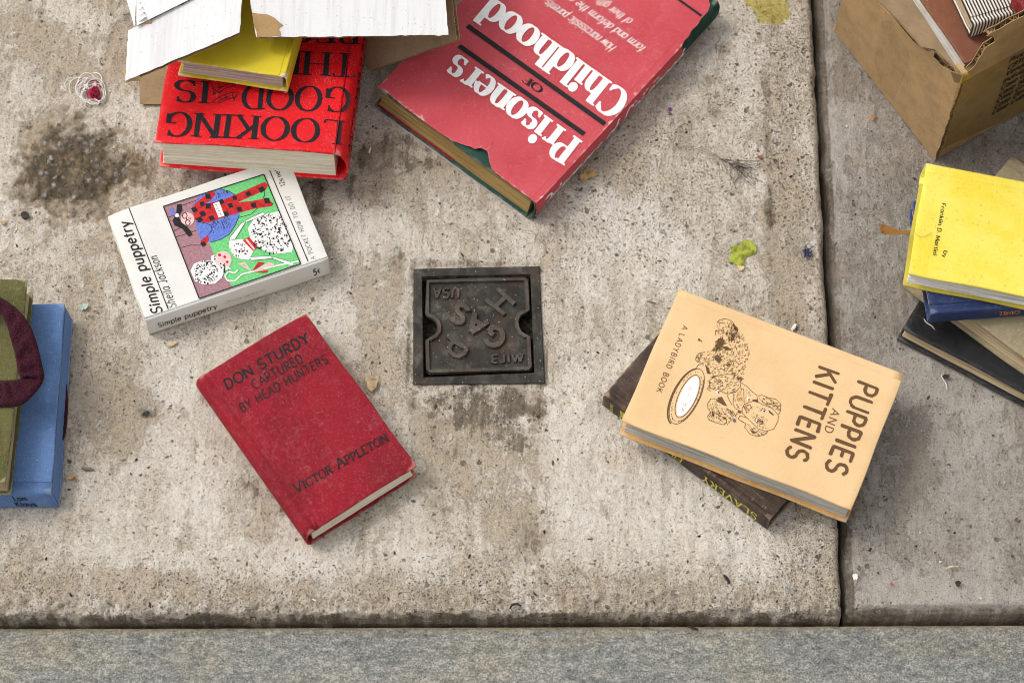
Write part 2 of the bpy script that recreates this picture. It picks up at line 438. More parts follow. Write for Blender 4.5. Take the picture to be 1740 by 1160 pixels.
    def block(s, mat, ov):
        if s.paperback: ov = .0004
        u0 = s.round + .0022; u1 = s.W - ov; v0 = ov; v1 = s.H - ov; z0 = s.b + .0001; z1 = s.T - s.b - .0001
        if s.paperback: z0 -= .0; 
        nl = max(8, int((z1 - z0)/.0009)); V = []; F = []; per = []
        nu, nv = 14, 18
        for i in range(nu): per.append((i/nu, 0))
        for j in range(nv): per.append((1, j/nv))
        for i in range(nu): per.append((1 - i/nu, 1))
        for j in range(nv): per.append((0, 1 - j/nv))
        m = len(per)
        for k in range(nl+1):
            z = z0 + (z1 - z0)*k/nl
            ju, jv0, jv1 = (s.rng.gauss(0, .00034) for _ in range(3))
            cc = (0 if s.paperback else .0018)*(1 - (2*k/nl - 1)**2)
            for a, b in per:
                u = u0 + (u1 - cc + ju - u0)*a; v = v0 + jv0 + (v1 + jv1 - v0 - jv0)*b
                V.append(s.P(u, v, z + s.rng.gauss(0, .00005)))
        for k in range(nl):
            for i in range(m):
                a = k*m + i; b = k*m + (i+1) % m; F.append((a, b, b+m, a+m))
        F.append(tuple(range(m-1, -1, -1))); F.append(tuple(nl*m + i for i in range(m)))
        s.parts['page_block'] = obj('page_block', fix(mesh('page_block', V, F)), s.root, [mat])
    # ---- printing on the front cover, placed from pixels of the photograph
    def loc(s, p):
        w_ = on_plane(p, s.M @ Vector((0, 0, s.T)), s.n); l = s.Mi @ w_; return (l.x, l.y)
    def lift(s, k, e=1):
        out = []; st_ = min(.000012, .0006/max(1, k.layer))
        for (x, y, la) in k.v:
            p = s.P(x, y, s.T); out.append((x, y, p[2] + .00022 + la*st_))
        return out
    def emit(s, k, name, mats, parent='front_cover', e=1):
        return obj(name, mesh(name, s.lift(k, e), k.f, False, k.mi), s.parts[parent], mats)
    def text(s, txt, st, a, b, c, name, mat, rough=0.0):
        k = Ink(); wd = k.text(txt, st)
        a, b, c = (Vector(s.loc(p)) for p in (a, b, c)); ex = (b - a)/wd; ey = (c - a)/100
        base = k.v; k.v = []
        for (x, y, la) in base:
            q = a + ex*(x + s.rng.gauss(0, rough)) + ey*(y + s.rng.gauss(0, rough)); k.v.append((q.x, q.y, la))
        if ex.x*ey.y - ex.y*ey.x < 0: k.f = [f[::-1] for f in k.f]
        return s.emit(k, name, [mat])
    def spine_text(s, txt, st, v0, v1, z0, z1, name, mat):
        # v fractions of the height, z fractions of the thickness (baseline -> cap top)
        k = Ink(); wd = k.text(txt, st); V = []
        for (x, y, la) in k.v:
            v = s.H*(v0 + (v1 - v0)*x/wd); z = s.T*(z0 + (z1 - z0)*y/100)
            p = s.P(s.spu(min(max(z, 0), s.T)), v, z); V.append((p[0] - .00030 - la*.000012, p[1], p[2]))
        return obj(name, mesh(name, V, k.f, False, k.mi), s.parts['spine'], [mat])
    def line(s, a, b, wpx, name, mat):
        k = Ink(); pa, pb = Vector(s.loc(a)), Vector(s.loc(b)); n = 12
        k.stroke([tuple(pa.lerp(pb, i/n)) for i in range(n+1)], wpx/2000.)
        return s.emit(k, name, [mat])

# ---------------------------------------------------------------- numpy noise for the ground
_rs = np.random.RandomState(3); _tab = _rs.rand(512, 512)
def vnoise(x, y, seed=0):
    x = x + seed*17.31; y = y + seed*9.77
    xi = np.floor(x).astype(int); yi = np.floor(y).astype(int); fx = x - xi; fy = y - yi
    fx = fx*fx*(3-2*fx); fy = fy*fy*(3-2*fy)
    g = lambda a, b: _tab[a % 512, b % 512]
    return (g(xi, yi)*(1-fx) + g(xi+1, yi)*fx)*(1-fy) + (g(xi, yi+1)*(1-fx) + g(xi+1, yi+1)*fx)*fy
def fbm(x, y, sc, oc=5, seed=0, gain=.55):
    a = 1.; t = 0; s_ = 0
    for i in range(oc):
        t = t + a*vnoise(x*sc*2**i, y*sc*2**i, seed + i*3); s_ += a; a *= gain
    return t/s_
def sst(x, a, b):
    t = np.clip((x - a)/(b - a), 0, 1); return t*t*(3-2*t)

# ---------------------------------------------------------------- ground materials
def concrete(name, lights, streak=True, warm=1.0, white=.955):
    n = NT(name, .92, .12)
    dark, mid, light, tan = lights
    M_ = lambda a, b: n.math('MULTIPLY', a, b)
    Ad = lambda *a: a[0] if len(a) == 1 else n.math('ADD', a[0], Ad(*a[1:]))
    C = lambda a: n.math('SUBTRACT', a, .5)
    jit = n.noise(170, 4, .65, col=True)
    Pj = n.add(n.P, .007, jit)
    n1 = n.noise(8, 10, .70); n2 = n.noise(1, 7, .68, v=n.map((110, 10, 1), v=n.add(n.P, .003, jit))); n3 = n.noise(230, 7, .76); n4 = n.noise(42, 8, .74, v=Pj); n5 = n.noise(700, 3, .6)
    n6 = n.noise(20, 9, .72, v=n.map((1.6, .8, 1), loc=(7, 3, 0)))
    sk = .55 if streak else .35
    # pale skin of laitance, worn through in crisp-edged islands to the tan body of the concrete
    wearv = Ad(M_(C(n6), 1.0), M_(C(n4), .75), M_(C(n2), sk), M_(C(n3), .35), M_(n.attr('tan'), .20), M_(n.attr('pale'), -.20), M_(n.attr('stain'), .10))
    worn = n.step(wearv, .05, .095); worn2 = n.step(wearv, 0., .18)
    tone = Ad(M_(C(n1), 1.05), M_(C(n2), sk*1.15), M_(C(n3), 1.0), M_(C(n5), .75), M_(C(n4), .35), M_(n.attr('pale'), .10), M_(n.attr('stain'), -.13))
    skin = n.ramp(n.math('ADD', tone, .5), [(.22, dark), (.40, mid), (.54, tuple((a+b)/2 for a, b in zip(mid, light))), (.68, light)])
    body = n.ramp(n.math('ADD', Ad(M_(C(n3), 1.0), M_(C(n4), .5), M_(C(n5), .6)), .5), [(.25, tuple(x*.42 for x in tan)), (.42, tuple(x*.78 for x in tan)), (.6, tan), (.76, tuple(x*1.35 for x in tan))])
    col = n.mix(Ad(M_(worn, .46), M_(worn2, .22)), skin, body)
    col = n.mix(M_(n.step(n.noise(31, 6, .65, v=n.map(loc=(3, 1, 0))), .50, .66), .45), col, n.mix(1.0, col, (.93, .935, .96), 'MULTIPLY'))
    col = n.mix(M_(n.step(n.noise(24, 6, .7, v=n.map(loc=(1, 8, 0))), .52, .68), .4), col, n.mix(1.0, col, (1.0, .90, .82), 'MULTIPLY'))
    # broad ochre stain
    ft = M_(n.attr('tan'), n.step(Ad(M_(n4, .7), M_(n3, .5), M_(n2, .2)), .58, .86))
    col = n.mix(M_(ft, .55), col, (.35*warm, .26*warm, .155))
    # dirt and painted book shadows, broken into clumps and streaks
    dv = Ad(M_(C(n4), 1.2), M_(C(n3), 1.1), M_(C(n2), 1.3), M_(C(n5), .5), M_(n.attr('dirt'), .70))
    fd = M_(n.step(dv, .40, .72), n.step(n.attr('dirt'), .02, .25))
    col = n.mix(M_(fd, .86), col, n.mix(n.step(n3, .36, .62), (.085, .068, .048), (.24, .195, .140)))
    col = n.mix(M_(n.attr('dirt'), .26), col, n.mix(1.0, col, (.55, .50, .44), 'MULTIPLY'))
    # exposed aggregate in the broken hollow
    Pa = n.add(n.P, .006, n.noise(260, 4, .7, col=True))
    da, ca = n.vor(165, v=Pa); sa = n.sep(ca)
    agg = n.ramp(Ad(M_(sa[0], .75), M_(n3, .35), M_(C(n4), .5)), [(.12, (.070, .056, .040)), (.34, (.18, .14, .092)), (.52, (.30, .215, .125)), (.64, (.36, .34, .315)), (.84, (.60, .56, .49))])
    agg = n.mix(n.step(da, .22, .60), agg, (.080, .062, .040))
    agg = n.mix(M_(n.step(n.noise(80, 6, .7, v=n.map(loc=(4, 4, 0))), .48, .62), .6), agg, (.30, .205, .105))
    agg = n.mix(M_(n.step(n5, .54, .68), .3), agg, (.050, .040, .028))
    hv = Ad(n.attr('hole'), M_(C(n4), .55), M_(C(n3), .6))
    fh = n.step(hv, .34, .95)
    col = n.mix(M_(n.step(hv, .12, .5), .6), col, n.mix(n3, (.20, .135, .07), (.46, .34, .21)))
    col = n.mix(M_(fh, .86), col, agg)
    # pits of four sizes, cores darkened for dirt and painted occlusion
    hs_ = []
    Pp = n.add(n.add(n.P, .0034, n.noise(430, 4, .7, col=True)), .006, n.noise(90, 2, .5, col=True))
    for sc, k, ch in ((820, .62, 0), (470, .46, 1), (280, .28, 2), (150, .08, 0)):
        d, c = n.vor(sc, v=Pp); cs = n.sep(c)
        r0 = n.math('ADD', .16, M_(cs[(ch+1) % 3], .24))
        on = n.math('LESS_THAN', cs[ch], M_(n.attr('pit'), k))
        m_ = M_(n.step(n.math('SUBTRACT', d, r0), .02, -.12), on); hs_.append(m_)
        col = n.mix(M_(m_, n.math('ADD', .40, M_(cs[(ch+2) % 3], .55))), col, n.mix(cs[(ch+1) % 3], (.040, .034, .025), (.17, .135, .09)))
    col = n.mix(M_(n.step(n.noise(1150, 3, .6), .575, .66), .65), col, (.12, .10, .074))
    d, c = n.vor(620); cs = n.sep(c)
    col = n.mix(M_(n.step(d, .35, .15), n.math('GREATER_THAN', cs[0], white)), col, (.74, .70, .64))
    d, c = n.vor(150, v=Pp); cs = n.sep(c)
    col = n.mix(M_(M_(n.step(d, .24, .14), n.math('GREATER_THAN', cs[0], .972)), .7), col, n.mix(cs[1], (.20, .23, .26), (.50, .29, .14)))
    col = n.mix(M_(n.step(Ad(n.attr('paint'), M_(C(n3), 1.4)), .40, .62), .8), col, (.50, .40, .06))
    h = Ad(M_(n3, 1.0), M_(n2, .55 if streak else .2), M_(n4, 1.0), M_(n5, .35), M_(worn, -.35))
    for m_, k in zip(hs_, (.3, .5, .8, 1.0)): h = n.math('SUBTRACT', h, M_(m_, k))
    h = n.math('ADD', h, M_(M_(fh, n.step(da, .6, .1)), 1.4))
    return n.done(col, h, .0026, 1.0)

def granite(name):
    n = NT(name, .8, .3)
    n3 = n.noise(620, 5, .75); n4 = n.noise(210, 6, .75, v=n.map((.6, 1.2, 1))); n1 = n.noise(14, 6, .6, v=n.map((.5, 1.3, 1)))
    col = n.ramp(n.math('ADD', n.math('ADD', n.math('MULTIPLY', n3, .48), n.math('MULTIPLY', n4, .40)), n.math('MULTIPLY', n1, .16)), [(.40, (.070, .075, .074)), (.47, (.155, .160, .150)), (.53, (.25, .247, .218)), (.60, (.46, .445, .39))])
    col = n.mix(n.math('MULTIPLY', n.step(n1, .46, .68), .45), col, n.mix(1.0, col, (.92, .76, .54), 'MULTIPLY'))
    col = n.mix(n.math('MULTIPLY', n.step(n.noise(600, 2), .60, .68), .7), col, (.055, .055, .052))
    col = n.mix(n.math('MULTIPLY', n.step(n.noise(300, 4, .6, v=n.map(loc=(5, 2, 0))), .60, .74), .6), col, (.50, .43, .32))
    fo = n.math('MULTIPLY', n.attr('rust'), n.step(n.math('ADD', n4, n.math('MULTIPLY', n3, .5)), .55, .85))
    col = n.mix(fo, col, (.38, .25, .10))
    return n.done(col, n.math('ADD', n3, n4), .0012, .6)

M_SLAB = concrete('weathered_concrete', ((.385, .315, .23), (.64, .56, .455), (.82, .755, .66), (.58, .47, .34)))
M_SLAB2 = concrete('grey_concrete', ((.26, .225, .185), (.385, .345, .295), (.50, .455, .40), (.33, .285, .225)), True, .8, .985)
M_KERB = granite('granite')
M_SOIL = plain('joint_soil', (.035, .03, .024), .95, .4, 90, .8)

# ---------------------------------------------------------------- the pavement
def pxw(lst, X, Y, wk=1.0):       # distance-like blob field from pixel ellipses (px, py, rx, ry, rot, strength), wobbling edges
    t = np.zeros_like(X)
    wob = (fbm(X, Y, 26, 5, 11) - .5)*1.5*wk; wob2 = (fbm(X, Y, 120, 4, 19) - .5)*.8
    for (px, py, rx, ry, rot, st) in lst:
        c = at(px, py); rx, ry = rx/2000., ry/2000./.9; cr, sr = math.cos(R(rot)), math.sin(R(rot))
        dx, dy = X - c.x, Y - c.y
        d = np.sqrt(((dx*cr + dy*sr)/rx)**2 + ((-dx*sr + dy*cr)/ry)**2)
        t = np.maximum(t, st*sst(d + wob + wob2, 1.25, .45) if False else st*(1 - sst(d + wob + wob2, .45, 1.3)))
    return t
def axis_(fine, end, step, coarse=.05):
    a = list(np.arange(0, fine, step)); b = list(np.arange(fine, end + coarse, coarse)); return np.array(a + b)
def slab(name, corner, pe1, pe2, ends, fines, step, mat, fld, zfun, label, flip=False, skirt=.05, z0=0.):
    c = at(*corner, z0); e1 = at(*pe1, z0) - c; e1.normalize(); e2 = at(*pe2, z0) - c; e2.normalize()
    S, T_ = axis_(fines[0], ends[0], step), axis_(fines[1], ends[1], step)
    S = np.concatenate([[0., 0.], S]); T_ = np.concatenate([[0., 0.], T_])
    SS, TT = np.meshgrid(S, T_, indexing='ij')
    X = c.x + e1.x*SS + e2.x*TT; Y = c.y + e1.y*SS + e2.y*TT
    Z, dx, dy = zfun(SS, TT, X, Y)
    X = X + dx; Y = Y + dy
    Z[0, :] = -skirt; Z[:, 0] = -skirt
    ns, ntt = SS.shape
    co = np.stack([X, Y, Z], -1).reshape(-1, 3).astype(np.float32)
    i, j = np.meshgrid(np.arange(ns-1), np.arange(ntt-1), indexing='ij'); a = (i*ntt + j).ravel()
    F = np.stack([a, a+ntt, a+ntt+1, a+1], -1)
    if flip: F = F[:, ::-1]
    me = bpy.data.meshes.new(name); me.vertices.add(len(co)); me.vertices.foreach_set('co', co.ravel())
    me.loops.add(F.size); me.loops.foreach_set('vertex_index', F.ravel().astype(np.int32))
    me.polygons.add(len(F)); me.polygons.foreach_set('loop_start', np.arange(0, F.size, 4, dtype=np.int32)); me.polygons.foreach_set('loop_total', np.full(len(F), 4, dtype=np.int32))
    me.update(); me.validate()
    me.polygons.foreach_set('use_smooth', np.ones(len(F), dtype=bool))
    for k, v in fld(SS, TT, X, Y).items(): attr(me, k, v.ravel())
    o = obj(name, me, None, [mat]); tag(o, label, None, None, 'structure'); return o

GC = [at(*p) for p in ((702.6, 457), (916.6, 452.5), (926, 651.5), (701.9, 653.5))]     # gas cover frame corners
def in_quad(X, Y, q, inset):
    m = np.ones_like(X, dtype=bool)
    for k in range(4):
        a, b = q[k], q[(k+1) % 4]; nx, ny = (b.y - a.y), -(b.x - a.x); l = math.hypot(nx, ny)
        m &= ((X - a.x)*nx + (Y - a.y)*ny)/l > inset
    return m
def main_z(S, T_, X, Y):
    z = (fbm(X, Y, 7, 4, 1) - .5)*.003 + (fbm(X*6, Y*.7, 22, 4, 5) - .5)*.0016 + (fbm(X, Y, 90, 5, 2) - .5)*.0030
    z += (fbm(X, Y, 330, 3, 9, .7) - .5)*.0014
    rough = sst(T_, .06, .0)                                        # crumbling lower edge
    z += sst(T_, .035, .0)*(fbm(X, Y, 130, 4, 7) - .55)*.006
    hole = pxw([(122, 286, 122, 92, 14, 1)], X, Y, .45); z -= hole*(.0035 + .006*np.maximum(0, fbm(X, Y, 110, 4, 31) - .35))
    # trowelled margins along the edges
    wob = (fbm(X, Y, 14, 3, 41) - .5)*.010
    z -= .0014*sst(S + wob, .047, .038) ; z -= .0010*np.exp(-((S + wob - .044)/.003)**2)*np.clip(fbm(X, Y, 60, 4, 33)*2.4 - .6, 0, 1)
    z -= .0015*sst(T_ + wob, .056, .046)
    # edges fall away
    r1 = .006 + .002*fbm(X, Y, 30, 2, 4); z -= .012*(1 - np.sqrt(np.clip(1 - (1 - np.clip(S/r1, 0, 1))**2, 0, 1)))
    lip = .0030 + (fbm(X, Y, 70, 5, 8) - .5)*.0085                   # broken arris: ledge, then drop
    z -= .009*sst(T_, lip + .0025, lip - .001) 
    z -= .030*sst(T_, .0028, .0)
    z -= .005*np.clip(fbm(X, Y, 210, 4, 12) - .42, 0, 1)*sst(T_, .034, .006)*2
    m = in_quad(X, Y, GC, .004); z[m] = -.03
    m2 = in_quad(X, Y, GC, -.004) & ~m; z[m2] = np.minimum(z[m2], -.0006)
    dx = (fbm(T_, T_*0, 60, 4, 3) - .5)*.004*sst(S, .02, 0); dy = (fbm(S, S*0, 45, 4, 6) - .5)*.003*sst(T_, .015, 0)
    return z, dx, dy
DIRT_AND_SHADOW = [(815, 690, 115, 42, 0, 1), (880, 740, 60, 45, 0, .7), (760, 735, 50, 45, 0, .55), (890, 905, 28, 36, 0, .62), (745, 880, 24, 36, 0, .6), (690, 895, 22, 30, 0, .5), (722, 925, 20, 12, 0, .5),
        (690, 255, 85, 48, 15, .75), (235, 280, 42, 60, 0, .7), (560, 325, 60, 45, -30, .8), (230, 525, 26, 70, -25, .6), (215, 480, 30, 30, 0, .5), (415, 800, 36, 90, 33, .6),  # soft shadows of scarlet, jacketed and crimson books painted here among real stains
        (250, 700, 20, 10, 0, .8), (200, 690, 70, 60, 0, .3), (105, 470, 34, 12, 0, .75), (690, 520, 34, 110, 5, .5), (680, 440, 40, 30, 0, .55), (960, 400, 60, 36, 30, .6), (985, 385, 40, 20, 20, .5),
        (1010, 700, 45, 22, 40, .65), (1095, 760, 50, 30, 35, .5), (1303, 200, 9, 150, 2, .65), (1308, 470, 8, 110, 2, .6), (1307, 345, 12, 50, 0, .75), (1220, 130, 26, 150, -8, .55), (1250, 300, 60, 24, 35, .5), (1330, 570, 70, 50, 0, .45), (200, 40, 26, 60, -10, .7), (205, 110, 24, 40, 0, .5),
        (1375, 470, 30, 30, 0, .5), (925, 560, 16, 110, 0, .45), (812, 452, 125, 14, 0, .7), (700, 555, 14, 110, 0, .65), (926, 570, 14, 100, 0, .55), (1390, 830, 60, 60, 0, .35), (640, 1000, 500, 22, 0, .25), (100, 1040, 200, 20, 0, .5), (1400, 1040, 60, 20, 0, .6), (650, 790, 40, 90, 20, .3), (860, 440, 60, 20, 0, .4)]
TAN = [(60, 45, 60, 45, 0, .7), (215, 90, 60, 70, 0, .7), (100, 110, 90, 50, 0, .6), (60, 230, 80, 60, 0, .6), (200, 720, 75, 70, 0, .75), (200, 640, 60, 60, 0, .5), (110, 600, 50, 160, 0, .45), (130, 480, 50, 30, 0, .7), (640, 480, 40, 150, 0, .6),
       (600, 620, 60, 60, 0, .5), (800, 760, 150, 90, 0, .65), (870, 860, 80, 110, 0, .6), (1330, 400, 40, 260, 0, .6), (1270, 520, 60, 50, 0, .5), (1020, 250, 110, 60, -40, .4), (300, 1000, 400, 30, 0, .5), (1100, 1010, 260, 34, 0, .45), (690, 300, 80, 60, 0, .5), (20, 650, 30, 100, 0, .4), (860, 970, 140, 14, 0, .4), (1030, 130, 60, 120, 0, .2)]
PALE = [(720, 930, 70, 40, 0, 1), (420, 680, 80, 120, 30, .5), (250, 830, 120, 90, 0, .7), (1100, 830, 130, 100, 0, .7), (1080, 420, 130, 90, 0, .8), (640, 400, 60, 40, 0, .8), (300, 640, 60, 60, 0, .8), (980, 800, 60, 160, 0, .7), (1240, 920, 150, 60, 0, .6), (40, 150, 30, 40, 0, .6), (130, 30, 60, 20, 0, .6), (560, 550, 60, 80, 0, .4), (420, 950, 200, 26, 0, .5)]
def main_f(S, T_, X, Y):
    hole = pxw([(122, 286, 122, 92, 14, 1)], X, Y, .45)
    edge = np.maximum(sst(T_, .065, .0), .0)
    dirt = np.maximum.reduce([pxw(DIRT_AND_SHADOW, X, Y), 1.0*sst(T_ + (fbm(X, Y, 70, 5, 8) - .5)*.006, .0055, .003), .35*sst(T_, .02, .004)]) ; dirt = np.maximum(dirt, .5*sst(S, .012, .002)); ring_ = in_quad(X, Y, GC, -.0035); dirt[ring_] = np.maximum(dirt[ring_], .6)  # mask holds real dirt plus the painted soft book shadows
    pit = .30 + .8*pxw([(1080, 340, 200, 130, 0, 1), (1310, 170, 90, 200, 0, 1), (980, 420, 90, 60, 0, .7), (1350, 900, 60, 120, 0, .7)], X, Y) + .9*sst(T_, .062, .02) + .55*sst(S, .05, .03)
    pit = pit*(.55 + .9*fbm(X, Y, 16, 4, 51))
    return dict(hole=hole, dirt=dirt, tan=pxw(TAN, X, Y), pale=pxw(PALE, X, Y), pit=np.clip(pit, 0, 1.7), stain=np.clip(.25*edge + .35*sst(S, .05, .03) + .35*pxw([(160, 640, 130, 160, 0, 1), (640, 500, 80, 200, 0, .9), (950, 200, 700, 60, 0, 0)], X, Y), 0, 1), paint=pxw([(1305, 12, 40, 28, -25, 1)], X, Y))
def right_z(S, T_, X, Y):
    z = (fbm(X, Y, 7, 4, 61) - .5)*.003 + (fbm(X*5, Y*.6, 24, 4, 65) - .5)*.0022 + (fbm(X, Y, 110, 5, 62) - .5)*.0016 + (fbm(X, Y, 330, 3, 69, .7) - .5)*.0010
    z -= .006*sst(S, .0105 + (fbm(T_, T_*0, 22, 3, 5) - .5)*.002, .0065) + .012*sst(S, .004, .0)
    z -= .006*sst(T_, .0095, .006) + .030*sst(T_, .0035, .0005) 
    z += (fbm(X, Y, 170, 4, 63) - .5)*.004*sst(T_, .022, .008)
    return z - .002, (fbm(T_, T_*0, 40, 4, 13) - .5)*.003*sst(S, .02, 0), (fbm(S, S*0, 40, 4, 16) - .5)*.002*sst(T_, .015, 0)
def right_f(S, T_, X, Y):
    z0 = np.zeros_like(X)
    dirt = np.maximum(1.0*sst(T_, .0095, .006), .8*sst(S, .0085, .0055))
    dirt = np.maximum(dirt, pxw([(1470, 120, 50, 45, 0, .35), (1560, 330, 60, 40, 0, .3), (1500, 450, 50, 70, 0, .25), (1650, 560, 40, 30, 0, .35), (1470, 640, 8, 160, -5, .35), (1680, 240, 40, 30, 0, .4)], X, Y))
    return dict(hole=z0, dirt=dirt, tan=pxw([(1440, 60, 30, 90, 0, .5), (1560, 780, 60, 150, 0, .35)], X, Y), pale=pxw([(1600, 1010, 200, 40, 0, .9), (1680, 850, 80, 160, 0, .5), (1550, 640, 80, 60, 0, .6)], X, Y), pit=.10 + .2*fbm(X, Y, 14, 3, 71), stain=.3 + z0, paint=z0)
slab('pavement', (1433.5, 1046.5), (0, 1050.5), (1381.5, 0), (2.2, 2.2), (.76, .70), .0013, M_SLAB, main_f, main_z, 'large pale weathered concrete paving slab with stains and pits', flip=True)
slab('pavement', (1442.5, 1044.5), (1740, 1042.5), (1388.5, 0), (1.6, 2.2), (.22, .70), .0015, M_SLAB2, right_f, right_z, 'grey smoother concrete paving slab right of the dark joint')
def kerb_z(S, T_, X, Y):
    z = -.0165 + (fbm(X, Y, 60, 5, 81) - .5)*.0016 + (fbm(X, Y, 300, 3, 82) - .5)*.0010
    z -= .003*sst(T_, .003, 0); return z, 0*X, 0*X
def kerb_f(S, T_, X, Y):
    return dict(rust=np.maximum(sst(T_, .007, .001)*.45, .3*pxw([(1640, 1085, 110, 24, 0, .4), (1000, 1075, 100, 10, 10, .6), (320, 1110, 60, 40, 30, .35), (60, 1090, 90, 20, 0, .35)], X, Y)))
slab('kerb', (2700, 1057.3), (0, 1066.5), (2700, 1160), (2.9, .5), (1.37, .07), .0018, M_KERB, kerb_f, kerb_z, 'grey speckled granite kerb stone along the bottom', z0=-.0165)
g = obj('ground', mesh('ground', [(-60, -60, -.052), (60, -60, -.052), (60, 60, -.052), (-60, 60, -.052)], [(0, 1, 2, 3)]), None, [M_SOIL]); tag(g, 'dark soil under and between the paving slabs', None, None, 'structure')

# ---------------------------------------------------------------- inked materials and papers
INK = ink('black_ink', (.018, .016, .016), .3); INK_W = ink('white_ink', (.80, .77, .73), .18); INK_BR = ink('brown_ink', (.115, .060, .026), .22)
INK_RED = ink('worn_black_ink', (.014, .012, .014), .40); INK_GOLD = ink('gold_leaf', (.50, .44, .06), .25, .4); INK_OR = ink('orange_foil', (.62, .25, .05), .2, .4)
PG_CREAM = pages('cream_pages', (.86, .77, .59), .14); PG_GREY = pages('grey_pages', (.52, .48, .41)); PG_GOLD = pages('yellowed_pages', (.36, .235, .09)); PG_PINK = pages('pinkish_pages', (.60, .47, .38))
PG_WHITE = pages('white_pages', (.74, .71, .64)); PG_TAN = pages('tan_pages', (.50, .38, .23))

def mats(cover, pg, **k): return dict(cover=cover, pages=pg, **k)

# red hardcover, front up, foot resting on the carton flap and on the paperback's corner
RED = cloth('scarlet_cover', (.72, .004, .009), (.60, .004, .008), .5, .4, 1100, .12, .55, (.82, .42, .40), (.85, .35, .32), .5, .25, .12, .25)
bk = Book('hardcover_book', 'thick scarlet hardcover with big upside down black serif letters, sticking out of the white carton', (590, 263), (261.2, 240), 'u', .066, .064, .041, H=.232, Y=(617, 92), zY=.058, end='vH',
          mats=mats(RED, PG_CREAM), board=.0026, round_=.010, warp=lambda u, v: .0022*(v**3)*math.sin(math.pi*u) - .001*v*u, seed=3, joint=.0045, groove=.0)
red = bk
SER_R = dict(SERIF, thick=17, thin=4.5)
bk.text('LOOKING', SER_R, C1(1457, 746), C1(378, 690), C1(1442, 893), 'title', INK_RED, .5)
bk.text('GOOD', SER_R, C1(1502, 542), C1(848, 524), C1(1490, 694), 'title', INK_RED, .5)
bk.text('IS', SER_R, C1(640, 505), C1(432, 490), C1(628, 640), 'title', INK_RED, .5)
bk.text('THE', SER_R, C1(1545, 334), C1(1085, 312), C1(1533, 478), 'title', INK_RED, .5)
bk.text('BEST', SER_R, C1(1562, 128), C1(1010, 106), C1(1550, 273), 'title', INK_RED, .5)
k = Ink()
for pts in ([(820, 515), (760, 520), (700, 545), (660, 585), (690, 575), (740, 545), (790, 528)], [(650, 520), (665, 550), (660, 585)], [(700, 515), (690, 545), (725, 530)], [(650, 632), (700, 600), (760, 575), (810, 572), (800, 600), (740, 618), (690, 640), (655, 635)],
            [(700, 602), (720, 612), (760, 600)], [(740, 580), (735, 600)], [(775, 575), (790, 620), (800, 600)], [(655, 545), (700, 575), (720, 560)], [(690, 628), (750, 598)]):
    k.stroke([bk.loc(C1(*p)) for p in pts], .0007)
bk.emit(k, 'hands_drawing', [INK_RED])
bk.spine_text('LOOKING GOOD IS THE BEST REVENGE', dict(SERIF, thick=15, thin=8), .975, .02, .24, .74, 'spine_lettering', INK_RED)

# small yellow book on it
YEL = cloth('yellow_cover', (.66, .52, .028), (.60, .46, .02), .5, .35, 900, .06, .12, (.45, .38, .15), (.78, .72, .60), .7, .2, .18, .2)
bk = Book('hardcover_book', 'thin yellow hardcover with pinkish page edges lying on the scarlet book under the carton flaps', (489, 131), (299, 102.5), 'u', .0885, .0885, .0215, H=.19, zY=.083, Y=(521, 66), end='vH',
          mats=mats(YEL, PG_PINK), board=.0022, round_=.0035, seed=5, joint=.004, groove=.25)

# dust-jacketed book with the torn jacket
JKT = cloth('pink_red_jacket', (.53, .070, .085), (.48, .055, .068), .5, .35, 1300, .10, .45, (.80, .55, .52), (.85, .78, .72), .75, .2, .12, .25)
GRN = cloth('green_cloth', (.022, .062, .045), (.014, .045, .034), .75, .2, 1500, .3, .2, (.3, .35, .3), (.35, .38, .3), .5)
bk = Book('hardcover_book', 'green hardcover in a torn pinkish red dust jacket with big white lettering, upside down', (914.5, 347), (641.7, 149.8), 'u', .0305, .0305, .030, H=.262, end='vH',
          mats=mats(GRN, PG_GOLD), board=.0024, round_=.006, seed=8, joint=.005, skew=(.003, .004), groove=.2)
pr = bk
jp = [(110, 395), (135, 405), (240, 490), (370, 594), (440, 632), (500, 656), (525, 664), (545, 677), (570, 672), (597, 686), (612, 660), (628, 628), (622, 660), (606, 700), (609, 730), (622, 765), (660, 800), (740, 855), (832, 917)]
poly = [bk.loc(C2(*p)) for p in jp]
W_, H_ = bk.W, bk.H
poly = [(max(x, .0012), min(y, H_+.0004)) for x, y in poly]
poly = poly + [(.0012, H_*.8), (.0012, H_*.5), (.0012, .058), (.003, .052), (.0025, .046), (.0045, .040), (.0038, .032), (.0055, .024), (.005, .015), (.008, .008), (.014, .003), (.025, .0), (.08, .0), (W_-.004, .0), (W_+.0005, .004), (W_+.0006, H_*.5)]
